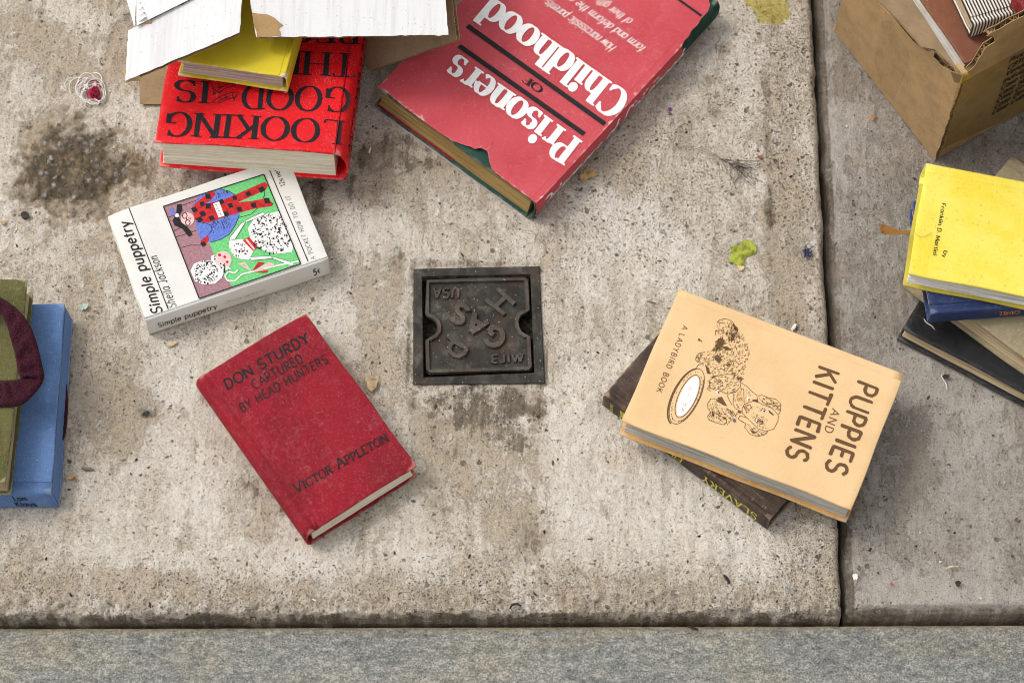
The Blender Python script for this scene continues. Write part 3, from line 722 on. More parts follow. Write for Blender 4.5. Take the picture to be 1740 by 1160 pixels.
def sheet(bk, name, poly, mat, z, lift, parent, th=.00035):
    b = bmesh.new(); vs = [b.verts.new((x, y, 0)) for x, y in poly]; f = b.faces.new(vs)
    bmesh.ops.triangulate(b, faces=[f])
    bmesh.ops.subdivide_edges(b, edges=b.edges[:], cuts=5, use_grid_fill=True)
    V = [v.co.copy() for v in b.verts]; F = [tuple(v.index for v in f.verts) for f in b.faces]; b.verts.index_update()
    F = [tuple(v.index for v in f.verts) for f in b.faces]; b.free()
    n = len(V); out = []
    for s_ in (1, 0):
        for v in V: p = bk.P(v.x, v.y, bk.T); out.append((p[0], p[1], p[2] + z + lift(v.x, v.y) + (th if s_ else 0)))
    top = []
    cnt = {}
    for f in F:
        ar = sum(V[f[i]].x*V[f[(i+1) % len(f)]].y - V[f[(i+1) % len(f)]].x*V[f[i]].y for i in range(len(f)))
        f = f if ar > 0 else f[::-1]; top.append(f)
        for i in range(len(f)): e = (f[i], f[(i+1) % len(f)]); cnt[e] = 1
    FF = top + [tuple(n + i for i in f[::-1]) for f in top] + [(b_, a_, n + a_, n + b_) for (a_, b_) in cnt if (b_, a_) not in cnt]
    me = mesh(name, out, FF, False)
    bd = [Vector((p[0], p[1])) for p in poly]
    wr = []
    for v in V:
        d = 9
        for i in range(len(bd)):
            a_, c_ = bd[i], bd[(i+1) % len(bd)]; e = c_ - a_; t = max(0, min(1, (Vector((v.x, v.y)) - a_).dot(e)/max(1e-9, e.length_squared))); d = min(d, (Vector((v.x, v.y)) - a_ - e*t).length)
        wr.append(max(0, 1 - d/.004)*.8)
    attr(me, 'wear', wr + wr)
    return obj(name, me, bk.parts[parent] if parent else bk.root, [mat])
tear = bk.loc(C2(600, 690))
jl = lambda x, y: .0004 + .0035*math.exp(-(((x - tear[0])/.022)**2 + ((y - tear[1])/.016)**2)) + .0012*max(0, (y/H_ - .9))*max(0, x/W_)
jk = sheet(bk, 'dust_jacket', poly, JKT, .0002, jl, None)
bk.parts['jacket'] = jk
# jacket over the spine
V = []; F = []; zs = [bk.T + .0014 - (bk.T*.95)*i/12 for i in range(13)]; nv = 24
v0j, v1j = .056, H_ + .0004
for j in range(nv+1):
    v = v0j + (v1j - v0j)*j/nv
    for i, z in enumerate(zs):
        u = bk.spu(max(0, min(bk.T, z)), ) if 0 else bk.spu(max(0, min(bk.T, z)))
        x, y, zz = bk.P(u, v, z); V.append((x - .0009 + (.0030 if i == 0 else 0), y, zz - (.0003 if i == 0 else 0)))
m_ = len(zs)
for j in range(nv):
    for i in range(m_-1): a = j*m_+i; F.append((a, a+m_, a+m_+1, a+1))
me = mesh('jacket_spine', V, F, True); attr(me, 'wear', [max(0, 1 - abs(p[2] - bk.T)/.002)*.45 + max(0, 1 - (bk.H - p[1])/.004)*.4 + (.5 if p[1] < v0j + .006 else 0) for p in V])
js = obj('jacket_spine', me, bk.root, [JKT]); bk.parts['jspine'] = js
def lift_j(k): 
    return [(x, y, bk.P(x, y, bk.T)[2] + .0002 + .00035 + jl(x, y) + .0006 + la*.000012) for (x, y, la) in k.v]
pr.lift = lambda k, e=1: lift_j(k)
pr.parts['front_cover'], keep = jk, pr.parts['front_cover']
pr.text('Prisoners', FAT, C2(1016, 629), C2(474, 252), C2(933, 737), 'title', INK_W, .3)
pr.text('Childhood', FAT, C2(1238, 428), C2(628, -2), C2(1153, 535), 'title', INK_W, .3)
pr.text('OF', dict(SERIF, thick=20, thin=8), C2(853, 396), C2(777, 343), C2(833, 423), 'title', INK, .3)
pr.line(C2(475, 210), C2(1035, 605), 9, 'rule_line', INK); pr.line(C2(512, 120), C2(1128, 560), 9, 'rule_line', INK); pr.line(C2(1400, -38), C2(1560, 76), 4.5, 'rule_line', INK)
pr.text('How narcissistic parents', ITAL, PT(860, 372), PT(338, 6), PT(806, 420), 'subtitle', INK_W)
pr.text('form and deform the emotional', ITAL, PT(1092, 378), PT(320, -162), PT(1040, 424), 'subtitle', INK_W)
pr.text('of their gifted', ITAL, PT(990, 166), PT(690, -44), PT(942, 212), 'subtitle', INK_W)
pr.parts['front_cover'] = keep
_sp = pr.parts['spine']; pr.parts['spine'] = js
_spu = pr.spu
pr.spu = lambda z: _spu(z) - .0009
pr.spine_text('Prisoners of', dict(SERIF, thick=18, thin=8), .95, .56, .22, .78, 'spine_lettering', INK_W)
pr.spine_text('Childhood', dict(SERIF, thick=18, thin=8), .52, .20, .22, .78, 'spine_lettering', INK_W)
pr.spu = _spu; pr.parts['spine'] = _sp
# lower jacket flap folded inside the back board, and its white edge
MAR = cloth('jacket_flap_red', (.23, .012, .022), None, .5, .3, 1300, .1, .2)
fl = Ink(); fl.poly([(W_ - .0015, H_ - .0008), (W_ - .0015, .02), (W_*.52, .02), (W_*.5, H_ - .0008)])
jf = obj('jacket_flap', mesh('jacket_flap', [pr.P(x, y, pr.b + .0007) for x, y, _ in fl.v], fl.f), pr.root, [MAR])
pm = plain('jacket_paper_white', (.42, .39, .36), .8, .08)
V = [pr.P(u, v, z) for z in (.0003, .0006) for (u, v) in ((.02, H_+.0002), (.02, H_+.0013), (W_+.0012, H_+.0013), (W_+.0012, H_*.2), (W_+.0002, H_*.2), (W_+.0002, H_+.0002))]
obj('jacket_edge', fix(mesh('jacket_edge', V, [(0, 1, 2, 5), (5, 2, 3, 4), (6, 11, 8, 7), (11, 10, 9, 8), (0, 6, 7, 1), (1, 7, 8, 2), (2, 8, 9, 3), (3, 9, 10, 4), (0, 5, 11, 6), (4, 10, 11, 5)])), pr.root, [pm])

# paperback about puppets
PAP = cloth('white_paper_cover', (.74, .72, .67), (.70, .675, .615), .7, .25, 900, .03, .3, (.48, .42, .34), (.60, .53, .44), .35, .2, .14, .12)
bk = Book('paperback_book', 'white paperback with a coloured drawing of puppets, its corner under the scarlet book', (247.5, 545.5), (182.2, 365.5), 'u', .0285, .0285, .028, Y=(560.5, 446), zY=.0275, end='vH',
          mats=mats(PAP, PG_WHITE), board=.0011, round_=.0016, paperback=True, seed=11, warp=lambda u, v: -.0022*max(0, (v - .82)/.18)**2*u - .0004*math.exp(-((u - .085)/.03)**2))
pu = bk
bk.text('Simple puppetry', dict(BOLD, wide=1.12, thick=18, thin=14), C7(386, 906), C7(176, 345), C7(320, 916), 'title', INK)
bk.text('Sheila Jackson', dict(SANS, thick=11, thin=9, track=20), C7(472, 872), C7(350, 558), C7(418, 882), 'author_name', INK)
bk.text('A POCKET HOW TO DO IT', FINE, C7(1327, 577), C7(1167, 190), C7(1300, 584), 'subtitle', INK)
bk.text('12s net', dict(SANS, thick=14, thin=12), C7(1142, 127), C7(1097, 28), C7(1114, 136), 'price', INK)
bk.line(C7(178, 265), C7(420, 890), 1.6, 'rule_line', INK); bk.line(C7(1040, 25), C7(1282, 597), 1.6, 'rule_line', INK)
bk.spine_text('Simple puppetry', dict(SANS, thick=15, wide=1.1), .945, .625, .32, .62, 'spine_lettering', INK)
bk.spine_text('Sheila Jackson', dict(SANS, thick=6, thin=5), .58, .36, .38, .58, 'spine_lettering', ink('faded_ink', (.25, .22, .18), .75))
bk.spine_text('5<', dict(BOLD), .09, .055, .30, .70, 'spine_lettering', INK)
# the drawing
ms = [INK, plain('drawn_green', (.16, .56, .19), .75, .12, 500), plain('drawn_mauve', (.36, .19, .215), .75, .12, 500), plain('drawn_blue', (.13, .20, .58), .75, .15, 500), plain('drawn_red', (.52, .025, .03), .75, .2, 400),
      plain('drawn_white', (.78, .76, .72), .75, .05, 300), plain('drawn_pink', (.78, .50, .47), .75, .06, 300)]
BK, GR, MV, BL, RE, WH, PK = range(7)
k = Ink(); L = lambda x, y: bk.loc(D8(x, y)); PL = lambda pts, m: k.poly([L(*p) for p in pts], m)
def LN(pts, wpx, m=BK, cap='butt'): k.stroke([L(*p) for p in pts], wpx/5.044/2000., cap, m)
def EL(x, y, r, m, n=14, sq=1, rot=0):
    P = []
    for i in range(n):
        a = 2*math.pi*i/n; ex, ey = r*math.cos(a), r*sq*math.sin(a); P.append((x + ex*math.cos(rot) - ey*math.sin(rot), y + ex*math.sin(rot) + ey*math.cos(rot)))
    PL(P, m)
FRM = [(-12, 309), (850, 35), (1165, 800), (295, 1097)]
PL(FRM, GR)
PL([(-12, 309), (300, 212), (250, 300), (265, 440), (285, 520), (330, 640), (385, 620), (410, 690), (440, 760), (490, 870), (520, 905), (583, 998), (295, 1097)], MV)
for ln in ([(25, 402), (90, 382)], [(75, 520), (140, 488)], [(97, 570), (270, 515)], [(135, 662), (220, 640), (310, 640)], [(148, 300), (285, 252)], [(630, 405), (740, 375), (800, 320)], [(850, 165), (855, 215), (835, 250)]): LN(ln, 6)
PL([(240, 300), (300, 215), (480, 160), (545, 175), (603, 208), (650, 290), (640, 380), (610, 460), (555, 545), (480, 592), (390, 617), (310, 590), (280, 520), (265, 440)], BL)
LN([(480, 160), (545, 175), (603, 208)], 6); LN([(640, 380), (610, 460), (555, 545), (480, 592), (395, 615)], 6); LN([(270, 440), (340, 448), (395, 470), (405, 505), (375, 555)], 6)
k.layer += 1; k.hold = True
for i in range(70):
    x = rnd.uniform(390, 560); y = 470 + rnd.uniform(-45, 60) - (x - 390)*.42; LN([(x, y), (x + 8, y + rnd.uniform(14, 34))], 3)
for i in range(30):
    x = rnd.uniform(350, 540); y = 265 - (x - 350)*.34 + rnd.uniform(-30, 10); LN([(x, y), (x + 6, y - rnd.uniform(10, 26))], 3)
k.hold = False
PL([(232, 312), (280, 302), (345, 288), (500, 252), (680, 175), (830, 108), (862, 100), (885, 128), (868, 162), (760, 215), (625, 272), (740, 262), (850, 243), (882, 240), (932, 285), (918, 306), (780, 325), (640, 362), (520, 396), (372, 450), (262, 430)], RE)
PL([(238, 305), (300, 250), (385, 182), (425, 178), (435, 205), (400, 250), (320, 305)], RE); PL([(308, 600), (370, 553), (382, 590), (342, 657), (315, 640)], RE)
for (x, y) in ((255, 336), (322, 286), (372, 222), (326, 372), (402, 408), (372, 305), (486, 268), (526, 372), (562, 300), (600, 235), (640, 332), (715, 200), (762, 296), (830, 162), (876, 258), (330, 630), (300, 420)):
    a = rnd.uniform(-.3, .3); EL(x, y, rnd.uniform(27, 34), BK, 4, .9, a + .5)
PL([(414, 286), (466, 266), (512, 388), (462, 405)], WH)
for (x, y) in ((440, 300), (452, 330), (468, 350), (478, 378)): LN([(x - 10, y), (x, y - 8), (x + 8, y + 4)], 4)
EL(196, 418, 57, PK, 18)
for (x, y) in ((172, 388), (198, 448)): k.stroke([L(x + 20*math.cos(t*.6), y + 24*math.sin(t*.6)) for t in range(11)] + [L(x + 20, y)], 8/5.044/2000., 'butt', BK)
LN([(185, 408), (190, 425)], 8); EL(216, 410, 14, RE, 10, .7); EL(216, 410, 6, PK, 8)
PL([(105, 292), (145, 288), (152, 340), (120, 395), (142, 445), (190, 478), (225, 520), (238, 553), (205, 568), (150, 500), (85, 472), (66, 430), (98, 372)], BK); EL(105, 385, 18, WH, 8)
PL([(40, 328), (70, 322), (82, 365), (98, 352), (92, 385), (50, 370)], BL)
# doll
PL([(712, 495), (762, 420), (850, 378), (978, 350), (1030, 440), (1102, 640), (1092, 700), (960, 716), (860, 692), (788, 642), (735, 590)], WH)
PL([(553, 602), (660, 588), (705, 610), (762, 688), (722, 768), (650, 760), (590, 735), (550, 660)], WH)
PL([(668, 600), (722, 568), (798, 660), (755, 688)], RE); PL([(690, 594), (704, 585), (775, 672), (762, 682)], PK)
for a in ([(686, 432), (840, 358), (858, 380), (702, 445)], [(553, 602), (560, 572), (660, 448), (690, 450), (602, 592)], [(728, 742), (908, 733), (922, 755), (742, 772)], [(930, 740), (1102, 790), (1097, 815), (1060, 810), (924, 755)]): PL(a, WH); LN(a + [a[0]], 4)
EL(500, 768, 74, PK, 20, 1.05); PL([(395, 735), (430, 720), (415, 760), (440, 800), (480, 830), (540, 822), (572, 845), (510, 862), (490, 920), (430, 970), (330, 978), (260, 950), (220, 860), (250, 800), (330, 770), (400, 770)], WH)
EL(515, 742, 15, RE, 8, .8, .6); EL(470, 725, 14, RE, 8); EL(536, 785, 12, RE, 8)
for (x, y) in ((430, 760), (480, 800)): EL(x, y, 16, WH, 10); EL(x, y, 10, BL, 8); EL(x, y, 5, BK, 6)
def petals(cx, cy, r0, r1, n, aspect=.32, lim=None):
    k.layer += 1; k.hold = True
    for i in range(n):
        a = rnd.uniform(0, 6.283); r = r0 + (r1 - r0)*math.sqrt(rnd.random()); x, y = cx + r*math.cos(a), cy + r*.95*math.sin(a)
        if lim and not lim(x, y): continue
        l = rnd.uniform(4, 12); EL(x, y, l, BK, 8, rnd.uniform(.25, .75), a + rnd.gauss(0, .6))
    k.hold = False
petals(912, 548, 12, 178, 260, lim=lambda x, y: (x < 1000 + (y - 350)*.3) and y > 380 - (x - 850)*.2); petals(350, 872, 20, 108, 120); petals(640, 670, 10, 75, 34, lim=lambda x, y: x < 690 or y > 640); petals(515, 838, 5, 40, 14)
LN([(748, 868), (660, 890), (600, 945), (535, 942), (515, 905), (545, 868), (600, 880), (625, 855)], 13, WH, 'round'); LN([(748, 868), (960, 815), (1148, 778)], 14, WH)
PL([(625, 800), (690, 784), (748, 870)], PK); PL([(650, 806), (682, 800), (705, 830)], GR); PL([(745, 868), (802, 784), (855, 792)], RE); PL([(752, 868), (890, 785), (942, 800), (920, 830)], PK); PL([(770, 872), (895, 850), (868, 878)], RE)
for i in range(4): LN([FRM[i], FRM[(i+1) % 4]], 9)
bk.emit(k, 'cover_drawing', ms)

# crimson clothbound book
CRI = cloth('crimson_cloth', (.265, .011, .021), (.19, .011, .018), .75, .22, 1400, .25, .60, (.50, .34, .31), (.46, .17, .14), .95, .4, .5, .42)
bk = Book('hardcover_book', 'crimson clothbound book with black lettering at top and bottom, left of the metal gas cover', (518, 911), (331, 645), 'v', .0255, .0255, .0255, Y=(711.5, 794), zY=.0255, end='v0',
          mats=mats(CRI, PG_CREAM), board=.0024, round_=.0055, seed=13, joint=.0085, warp=lambda u, v: .0012*math.sin(math.pi*u) - .0008*u)
ds = bk
HAND = dict(thick=15, thin=14, cap='butt', track=15)
bk.text('DON STURDY', dict(HAND, thick=19, thin=17), C8(219, 411), C8(574, 202), C8(198, 372), 'title', INK, 1.2)
bk.text('CAPTURED', HAND, C8(336, 410), C8(546, 290), C8(317, 375), 'title', INK, 1.0)
bk.text('BY HEAD HUNTERS', HAND, C8(281, 508), C8(652, 290), C8(264, 474), 'title', INK, 1.0)
bk.text('Victor Appleton', dict(SERIF, thick=17, thin=9, serif=7, sc=1, wide=1.05), C8(517, 855), C8(908, 627), C8(496, 814), 'author_name', INK, .8)

def leather():
    n = NT('worn_dark_leather', .55, .35)
    a = n.noise(1, 6, .7, v=n.map((420, 60, 420), (0, 0, .7))); b = n.noise(1, 6, .7, v=n.map((60, 420, 420), (0, 0, .7))); f = n.noise(45, 7, .7); h = n.noise(500, 4)
    col = n.mix(n.step(f, .38, .66), (.050, .033, .025), (.095, .066, .050))
    col = n.mix(n.math('MULTIPLY', n.step(n.math('ADD', n.math('MAXIMUM', a, b), n.math('MULTIPLY', n.math('SUBTRACT', f, .5), .5)), .60, .74), .75), col, (.30, .22, .15))
    col = n.mix(n.math('MULTIPLY', n.step(n.noise(150, 5, .7), .60, .72), .6), col, (.24, .17, .115))
    we = n.step(n.math('ADD', n.attr('wear'), n.math('MULTIPLY', n.math('SUBTRACT', n.noise(200, 5, .7), .5), 1.2)), .6, 1.0)
    col = n.mix(n.math('MULTIPLY', we, .8), col, (.36, .25, .155))
    return n.done(col, n.math('ADD', h, n.math('ADD', a, b)), .0008, .6)
# dark brown book under the tan one
LEA = leather()
bk = Book('hardcover_book', 'dark brown leather book with gilt spine lettering, under the tan children\'s book', (1307, 884), (1025, 671), 'v', .0235, .0235, .0235, W=.118, end='v0',
          mats=mats(LEA, PG_TAN), board=.0022, round_=.003, seed=17, joint=.006)
bk.spine_text('SLAVERY', dict(SERIF, thick=17, thin=9, track=26), .065, .385, .74, .24, 'spine_lettering', INK_GOLD)
bk.spine_text('Elkins', dict(SERIF, thick=15, thin=9, slant=.2), .51, .66, .68, .26, 'spine_lettering', INK_GOLD)
k = Ink()
for i in range(3): k.stroke([(i*30, 0), (i*30+50, 100)], 12); k.stroke([(i*30+50, 0), (i*30, 100)], 12)
k.stroke([(0, 0), (110, 0), (110, 100), (0, 100), (0, 0)], 12); k.ellipse((55, 50), 22, 22)
V = [(bk.P(bk.spu(bk.T*(.8 - .6*y/100)), bk.H*(.84 + .05*x/110), bk.T*(.8 - .6*y/100))) for x, y, l in k.v]
obj('spine_ornament', mesh('spine_ornament', [(p[0] - .0004, p[1], p[2]) for p in V], k.f), bk.parts['spine'], [INK_GOLD])
k = Ink(); wd = k.text('CHICAGO', dict(SANS, thick=16)); V = []
for x, y, l in k.v:
    z = bk.T*(.82 - .64*x/wd); v = bk.H*(.935 + .018*y/100); p = bk.P(bk.spu(z), v, z); V.append((p[0] - .0004, p[1], p[2]))
obj('spine_lettering', mesh('spine_lettering', V, [f[::-1] for f in k.f]), bk.parts['spine'], [INK_GOLD])

# tan children's book on top
TANC = cloth('tan_paper_cover', (.74, .505, .265), (.70, .465, .235), .7, .25, 800, .05, .12, (.85, .72, .55), (.62, .36, .14), .6, .2, .12, .12)
TANB = cloth('ochre_cover', (.58, .33, .11), None, .7, .25, 800, .3, .1)
bk = Book('hardcover_book', 'tan children\'s book with a drawn puppy and kitten, lying across the dark leather book', (1154.7, 488.5), (1537.4, 633), 'v', .0505, .0505, .0265, Y=(1061.5, 716.5), zY=.0505, end='v0',
          mats=mats(TANC, PG_GREY, back=TANB), board=.0024, round_=.0022, seed=19, joint=.006, groove=.35, skew=(.0016, 0), warp=lambda u, v: .0012*math.sin(math.pi*v)*u)
DOD = dict(thick=17, thin=16, cap='round', track=17)
bk.text('PUPPIES', DOD, C5(1156, 468), C5(1011, 852), C5(1240, 499), 'title', INK_BR, 1.0)
bk.text('KITTENS', DOD, C5(990, 405), C5(842, 793), C5(1075, 436), 'title', INK_BR, 1.0)
bk.text('AND', dict(DOD, thick=11, thin=10, track=26), C5(1045, 590), C5(1009, 688), C5(1077, 602), 'title', INK_BR)
bk.text('A LADYBIRD BOOK', dict(FINE, thick=12, thin=11, track=30), C5(405, 233), C5(290, 516), C5(426, 241), 'subtitle', INK_BR)
k = Ink(); ms = [INK_BR, plain('milk_white', (.86, .86, .86), .6, .03), plain('drawn_ochre', (.66, .38, .14), .7, .1), plain('drawn_grey_blue', (.10, .10, .13), .7)]
L4 = lambda x, y: bk.loc(K4(x, y)); L5 = lambda x, y: bk.loc(K5(x, y))
def S4(pts, wpx=4, m=0): k.stroke([L4(*p) for p in pts], wpx/5.045/2000., 'butt', m)
def ell5(cx, cy, ax, ay, b, n=36, a0=0, a1=360):
    l = math.hypot(ax, ay); ux, uy = ax/l, ay/l; return [(cx + ax*math.cos(R(a0 + (a1-a0)*i/n)) - uy*b*math.sin(R(a0 + (a1-a0)*i/n)), cy + ay*math.cos(R(a0 + (a1-a0)*i/n)) + ux*b*math.sin(R(a0 + (a1-a0)*i/n))) for i in range(n + 1)]
k.poly([L5(*p) for p in ell5(652, 207, 58, -130, 50)[:-1]], 1)
for q in (ell5(645, 207, 88, -178, 84), ell5(650, 207, 64, -138, 58), ell5(645, 207, 84, -170, 78, a0=40, a1=150)): k.stroke([L5(*p) for p in q], 4/3.8667/2000.)
k.stroke([L5(*p) for p in ell5(640, 210, 92, -180, 88, a0=185, a1=345)], 10/3.8667/2000.)
k.layer += 1; k.hold = True
for i in range(60):
    a = rnd.uniform(0, 360); p = ell5(645, 207, 76, -160, 72, 1, a, a + 2); k.stroke([L5(*p[0]), L5(p[0][0] + rnd.uniform(-5, 5), p[0][1] + rnd.uniform(2, 9))], 2.5/3.8667/2000.)
k.hold = False
for i in range(9):
    y = rnd.uniform(120, 300); x = 720 - y*.36 + rnd.uniform(-20, 15); k.stroke([L5(x, y), L5(x - 6, y + 24)], 3/3.8667/2000., 'butt', 2)
def inside(p, poly):
    c = False
    for i in range(len(poly)):
        (x1, y1), (x2, y2) = poly[i], poly[i-1]
        if (y1 > p[1]) != (y2 > p[1]) and p[0] < (x2-x1)*(p[1]-y1)/(y2-y1) + x1: c = not c
    return c
cat_ = [(345, 85), (410, 58), (470, 78), (525, 150), (570, 195), (612, 275), (628, 365), (595, 480), (568, 560), (560, 600), (520, 690), (440, 705), (360, 670), (290, 640), (280, 580), (300, 540), (250, 460), (215, 440), (165, 420), (170, 370), (240, 345), (300, 325), (350, 270), (385, 215), (335, 200), (340, 150)]
xs, ys = [p[0] for p in cat_], [p[1] for p in cat_]
def hairs(poly, n, ang, lmin, lmax, wd=2.8, m=0):
    xs, ys = [p[0] for p in poly], [p[1] for p in poly]; c = 0
    while c < n:
        p = (rnd.uniform(min(xs), max(xs)), rnd.uniform(min(ys), max(ys)))
        if inside(p, poly):
            a = ang(p) + rnd.gauss(0, .35); l = rnd.uniform(lmin, lmax); S4([p, (p[0] + l*math.cos(a), p[1] + l*math.sin(a))], wd*rnd.uniform(.7, 1.3), m); c += 1
k.layer += 1; k.hold = True
hairs(cat_, 640, lambda p: 2.2 + (p[1] - 300)/500, 8, 26)
for q in ([(352, 230), (392, 222), (408, 250), (372, 318), (330, 312)], [(485, 105), (520, 135), (525, 165), (490, 150)], [(320, 385), (350, 365), (388, 410), (365, 435), (330, 415)], [(245, 465), (275, 480), (285, 535), (258, 528)], [(390, 300), (430, 295), (465, 325), (420, 330)], [(420, 450), (455, 440), (462, 460), (430, 470)],
          [(350, 735), (385, 730), (432, 812), (400, 800), (345, 770)], [(640, 755), (690, 750), (700, 780), (665, 770)], [(470, 185), (498, 190), (490, 240), (460, 250)], [(410, 185), (440, 180), (430, 195)], [(515, 555), (560, 572), (520, 582)], [(620, 1010), (690, 1035), (650, 1045)], [(520, 850), (555, 850), (550, 870), (520, 868)], [(300, 850), (322, 880), (315, 905), (300, 890)], [(380, 900), (425, 905), (420, 930)], [(785, 840), (830, 880), (825, 890), (790, 865)]):
    k.poly([L4(*p) for p in q])
hairs([(350, 230), (400, 222), (420, 260), (372, 330), (310, 325)], 60, lambda p: 2.3, 12, 30); hairs([(480, 90), (530, 150), (510, 200), (450, 260), (440, 180)], 70, lambda p: 2.0, 10, 26)
for q in ([(345, 88), (370, 68), (410, 58), (450, 68), (480, 90), (520, 150)], [(345, 88), (375, 95), (415, 98)], [(335, 205), (328, 175), (345, 160), (365, 168)], [(240, 345), (190, 355), (165, 385), (160, 410), (175, 430), (205, 432)], [(178, 395), (200, 400)], [(215, 440), (180, 460), (165, 485)],
          [(280, 640), (278, 590), (310, 560), (360, 545), (430, 535), (500, 540), (560, 565), (570, 575), (540, 590), (545, 640), (500, 690), (430, 705), (370, 680), (300, 660), (270, 640)], [(365, 600), (380, 592), (392, 605), (378, 612), (365, 600)], [(260, 650), (300, 660)], [(255, 660), (290, 680)], [(540, 600), (600, 640), (650, 690), (690, 720), (730, 715), (780, 735), (850, 750), (890, 790), (888, 850), (870, 880)],
          [(688, 730), (690, 770), (740, 800), (800, 820)], [(690, 760), (640, 770), (580, 790), (558, 830), (560, 870), (600, 910), (650, 960), (700, 1005), (760, 1025), (830, 1005), (865, 940), (870, 890), (840, 850), (780, 800), (740, 780)], [(600, 800), (625, 795), (640, 820), (610, 850)], [(540, 930), (590, 960), (580, 990), (625, 1050), (690, 1070), (750, 1055), (780, 1025)], [(600, 910), (540, 890), (525, 920), (560, 945)],
          [(340, 745), (290, 745), (262, 790), (265, 830), (290, 860), (262, 900), (275, 930), (330, 950), (400, 970), (425, 950), (420, 915), (360, 890), (310, 860)], [(490, 705), (480, 790), (500, 830), (540, 850)], [(430, 715), (450, 760), (470, 800)]): S4(q, 4.2)
for q, n_, a in (([(700, 725), (780, 735), (885, 800), (880, 850), (800, 810), (720, 770)], 90, .6), ([(600, 960), (700, 1010), (760, 1040), (690, 1065), (630, 1045)], 45, .5), ([(270, 780), (340, 750), (420, 820), (520, 860), (500, 940), (410, 960), (270, 920)], 190, .9), ([(640, 900), (690, 980), (760, 1010), (740, 900), (690, 860)], 40, 1.0), ([(480, 700), (560, 620), (640, 700), (560, 790), (520, 830)], 50, 1.2), ([(560, 800), (620, 790), (600, 880)], 25, .8)):
    hairs(q, n_, lambda p, a=a: a, 7, 20, 3)
k.layer += 1
hairs([(500, 700), (560, 640), (600, 760), (540, 800)], 25, lambda p: 1.5, 10, 24, 5, 2)
k.layer += 1; k.hold = False
for (x, y) in ((740, 848), (685, 932), (608, 750), (348, 688)): k.ellipse(L4(x, y), .0016, .0011, .6, 1, 10); k.ellipse(L4(x + 7, y + 4), .0008, .0008, 0, 0, 8)
for q in ([(715, 850), (735, 830), (760, 842)], [(665, 935), (680, 915), (705, 925)], [(700, 945), (735, 935), (738, 960), (710, 962)]): S4(q, 6)
k.ellipse(L4(492, 933), .0016, .0012, .3, 3, 10); k.ellipse(L4(345, 395), .0012, .0012, 0, 3, 10); k.ellipse(L4(190, 240), .0012, .0009, .4, 0, 8); k.ellipse(L4(208, 250), .0010, .0005, .9, 0, 8)
hairs([(640, 780), (720, 800), (780, 900), (760, 980), (690, 960), (600, 870)], 40, lambda p: 1.0, 3, 8, 4)
bk.emit(k, 'cover_drawing', ms, e=.35)

# left edge: blue book, olive book, maroon strap
BLU = cloth('sky_blue_cloth', (.115, .205, .40), (.10, .18, .35), .75, .25, 1200, .3, .2, (.55, .6, .65), (.30, .38, .50), .6, .35, .2, .25)
gL = 'books lying about on the pavement'
bk = Book('hardcover_book', 'sky blue clothbound book at the left under an olive book', (86, 839), (110, 515.5), 'u', .0255, .0255, .0235, H=.24, end='v0', mats=mats(BLU, PG_WHITE), board=.0024, round_=.003, seed=23, joint=.008, skew=(-.004, -.004))
bk.spine_text('Lam', dict(BOLD), .135, .09, .60, .86, 'spine_lettering', INK); bk.spine_text('Klaus', dict(BOLD), .14, .07, .22, .50, 'spine_lettering', INK)
_V = [bk.P(u, v, z) for z in (.0025, bk.T - .0045) for (u, v) in ((.0035, .0005), (bk.W - .001, .0005), (bk.W - .001, .004), (.0035, .004))]
_me = fix(mesh('end_panel', _V, [(0, 1, 5, 4), (1, 2, 6, 5), (2, 3, 7, 6), (3, 0, 4, 7), (4, 5, 6, 7), (0, 3, 2, 1)])); attr(_me, 'wear', [.1]*8); obj('end_panel', _me, bk.root, [BLU])
OLV = cloth('olive_cloth', (.115, .108, .038), (.075, .072, .026), .8, .2, 1700, .45, .2, (.4, .38, .2), (.42, .38, .2), .6, .35, .3, .6)
bk = Book('hardcover_book', 'olive green clothbound book lying on the sky blue book, cut by the left edge', (-258, 815), (9.8, 820), 'u', .0545, .0545, .028, Y=(-230, 470), zY=.0545, end='v0', mats=mats(OLV, PG_TAN), board=.0024, round_=.005, seed=29, joint=.008)
def maroon():
    n = NT('maroon_fabric', .95, .1)
    f = n.noise(1, 4, .6, v=n.map((900, 900, 300))); g_ = n.noise(150, 5, .7)
    col = n.mix(n.step(f, .4, .65), (.034, .008, .013), (.078, .019, .030)); col = n.mix(n.math('MULTIPLY', n.step(g_, .5, .7), .8), col, (.028, .010, .013))
    n.b.inputs['Sheen Weight'].default_value = .05
    return n.done(col, n.math('ADD', n.math('MULTIPLY', f, .6), g_), .0016, .9)
MAROON = maroon()
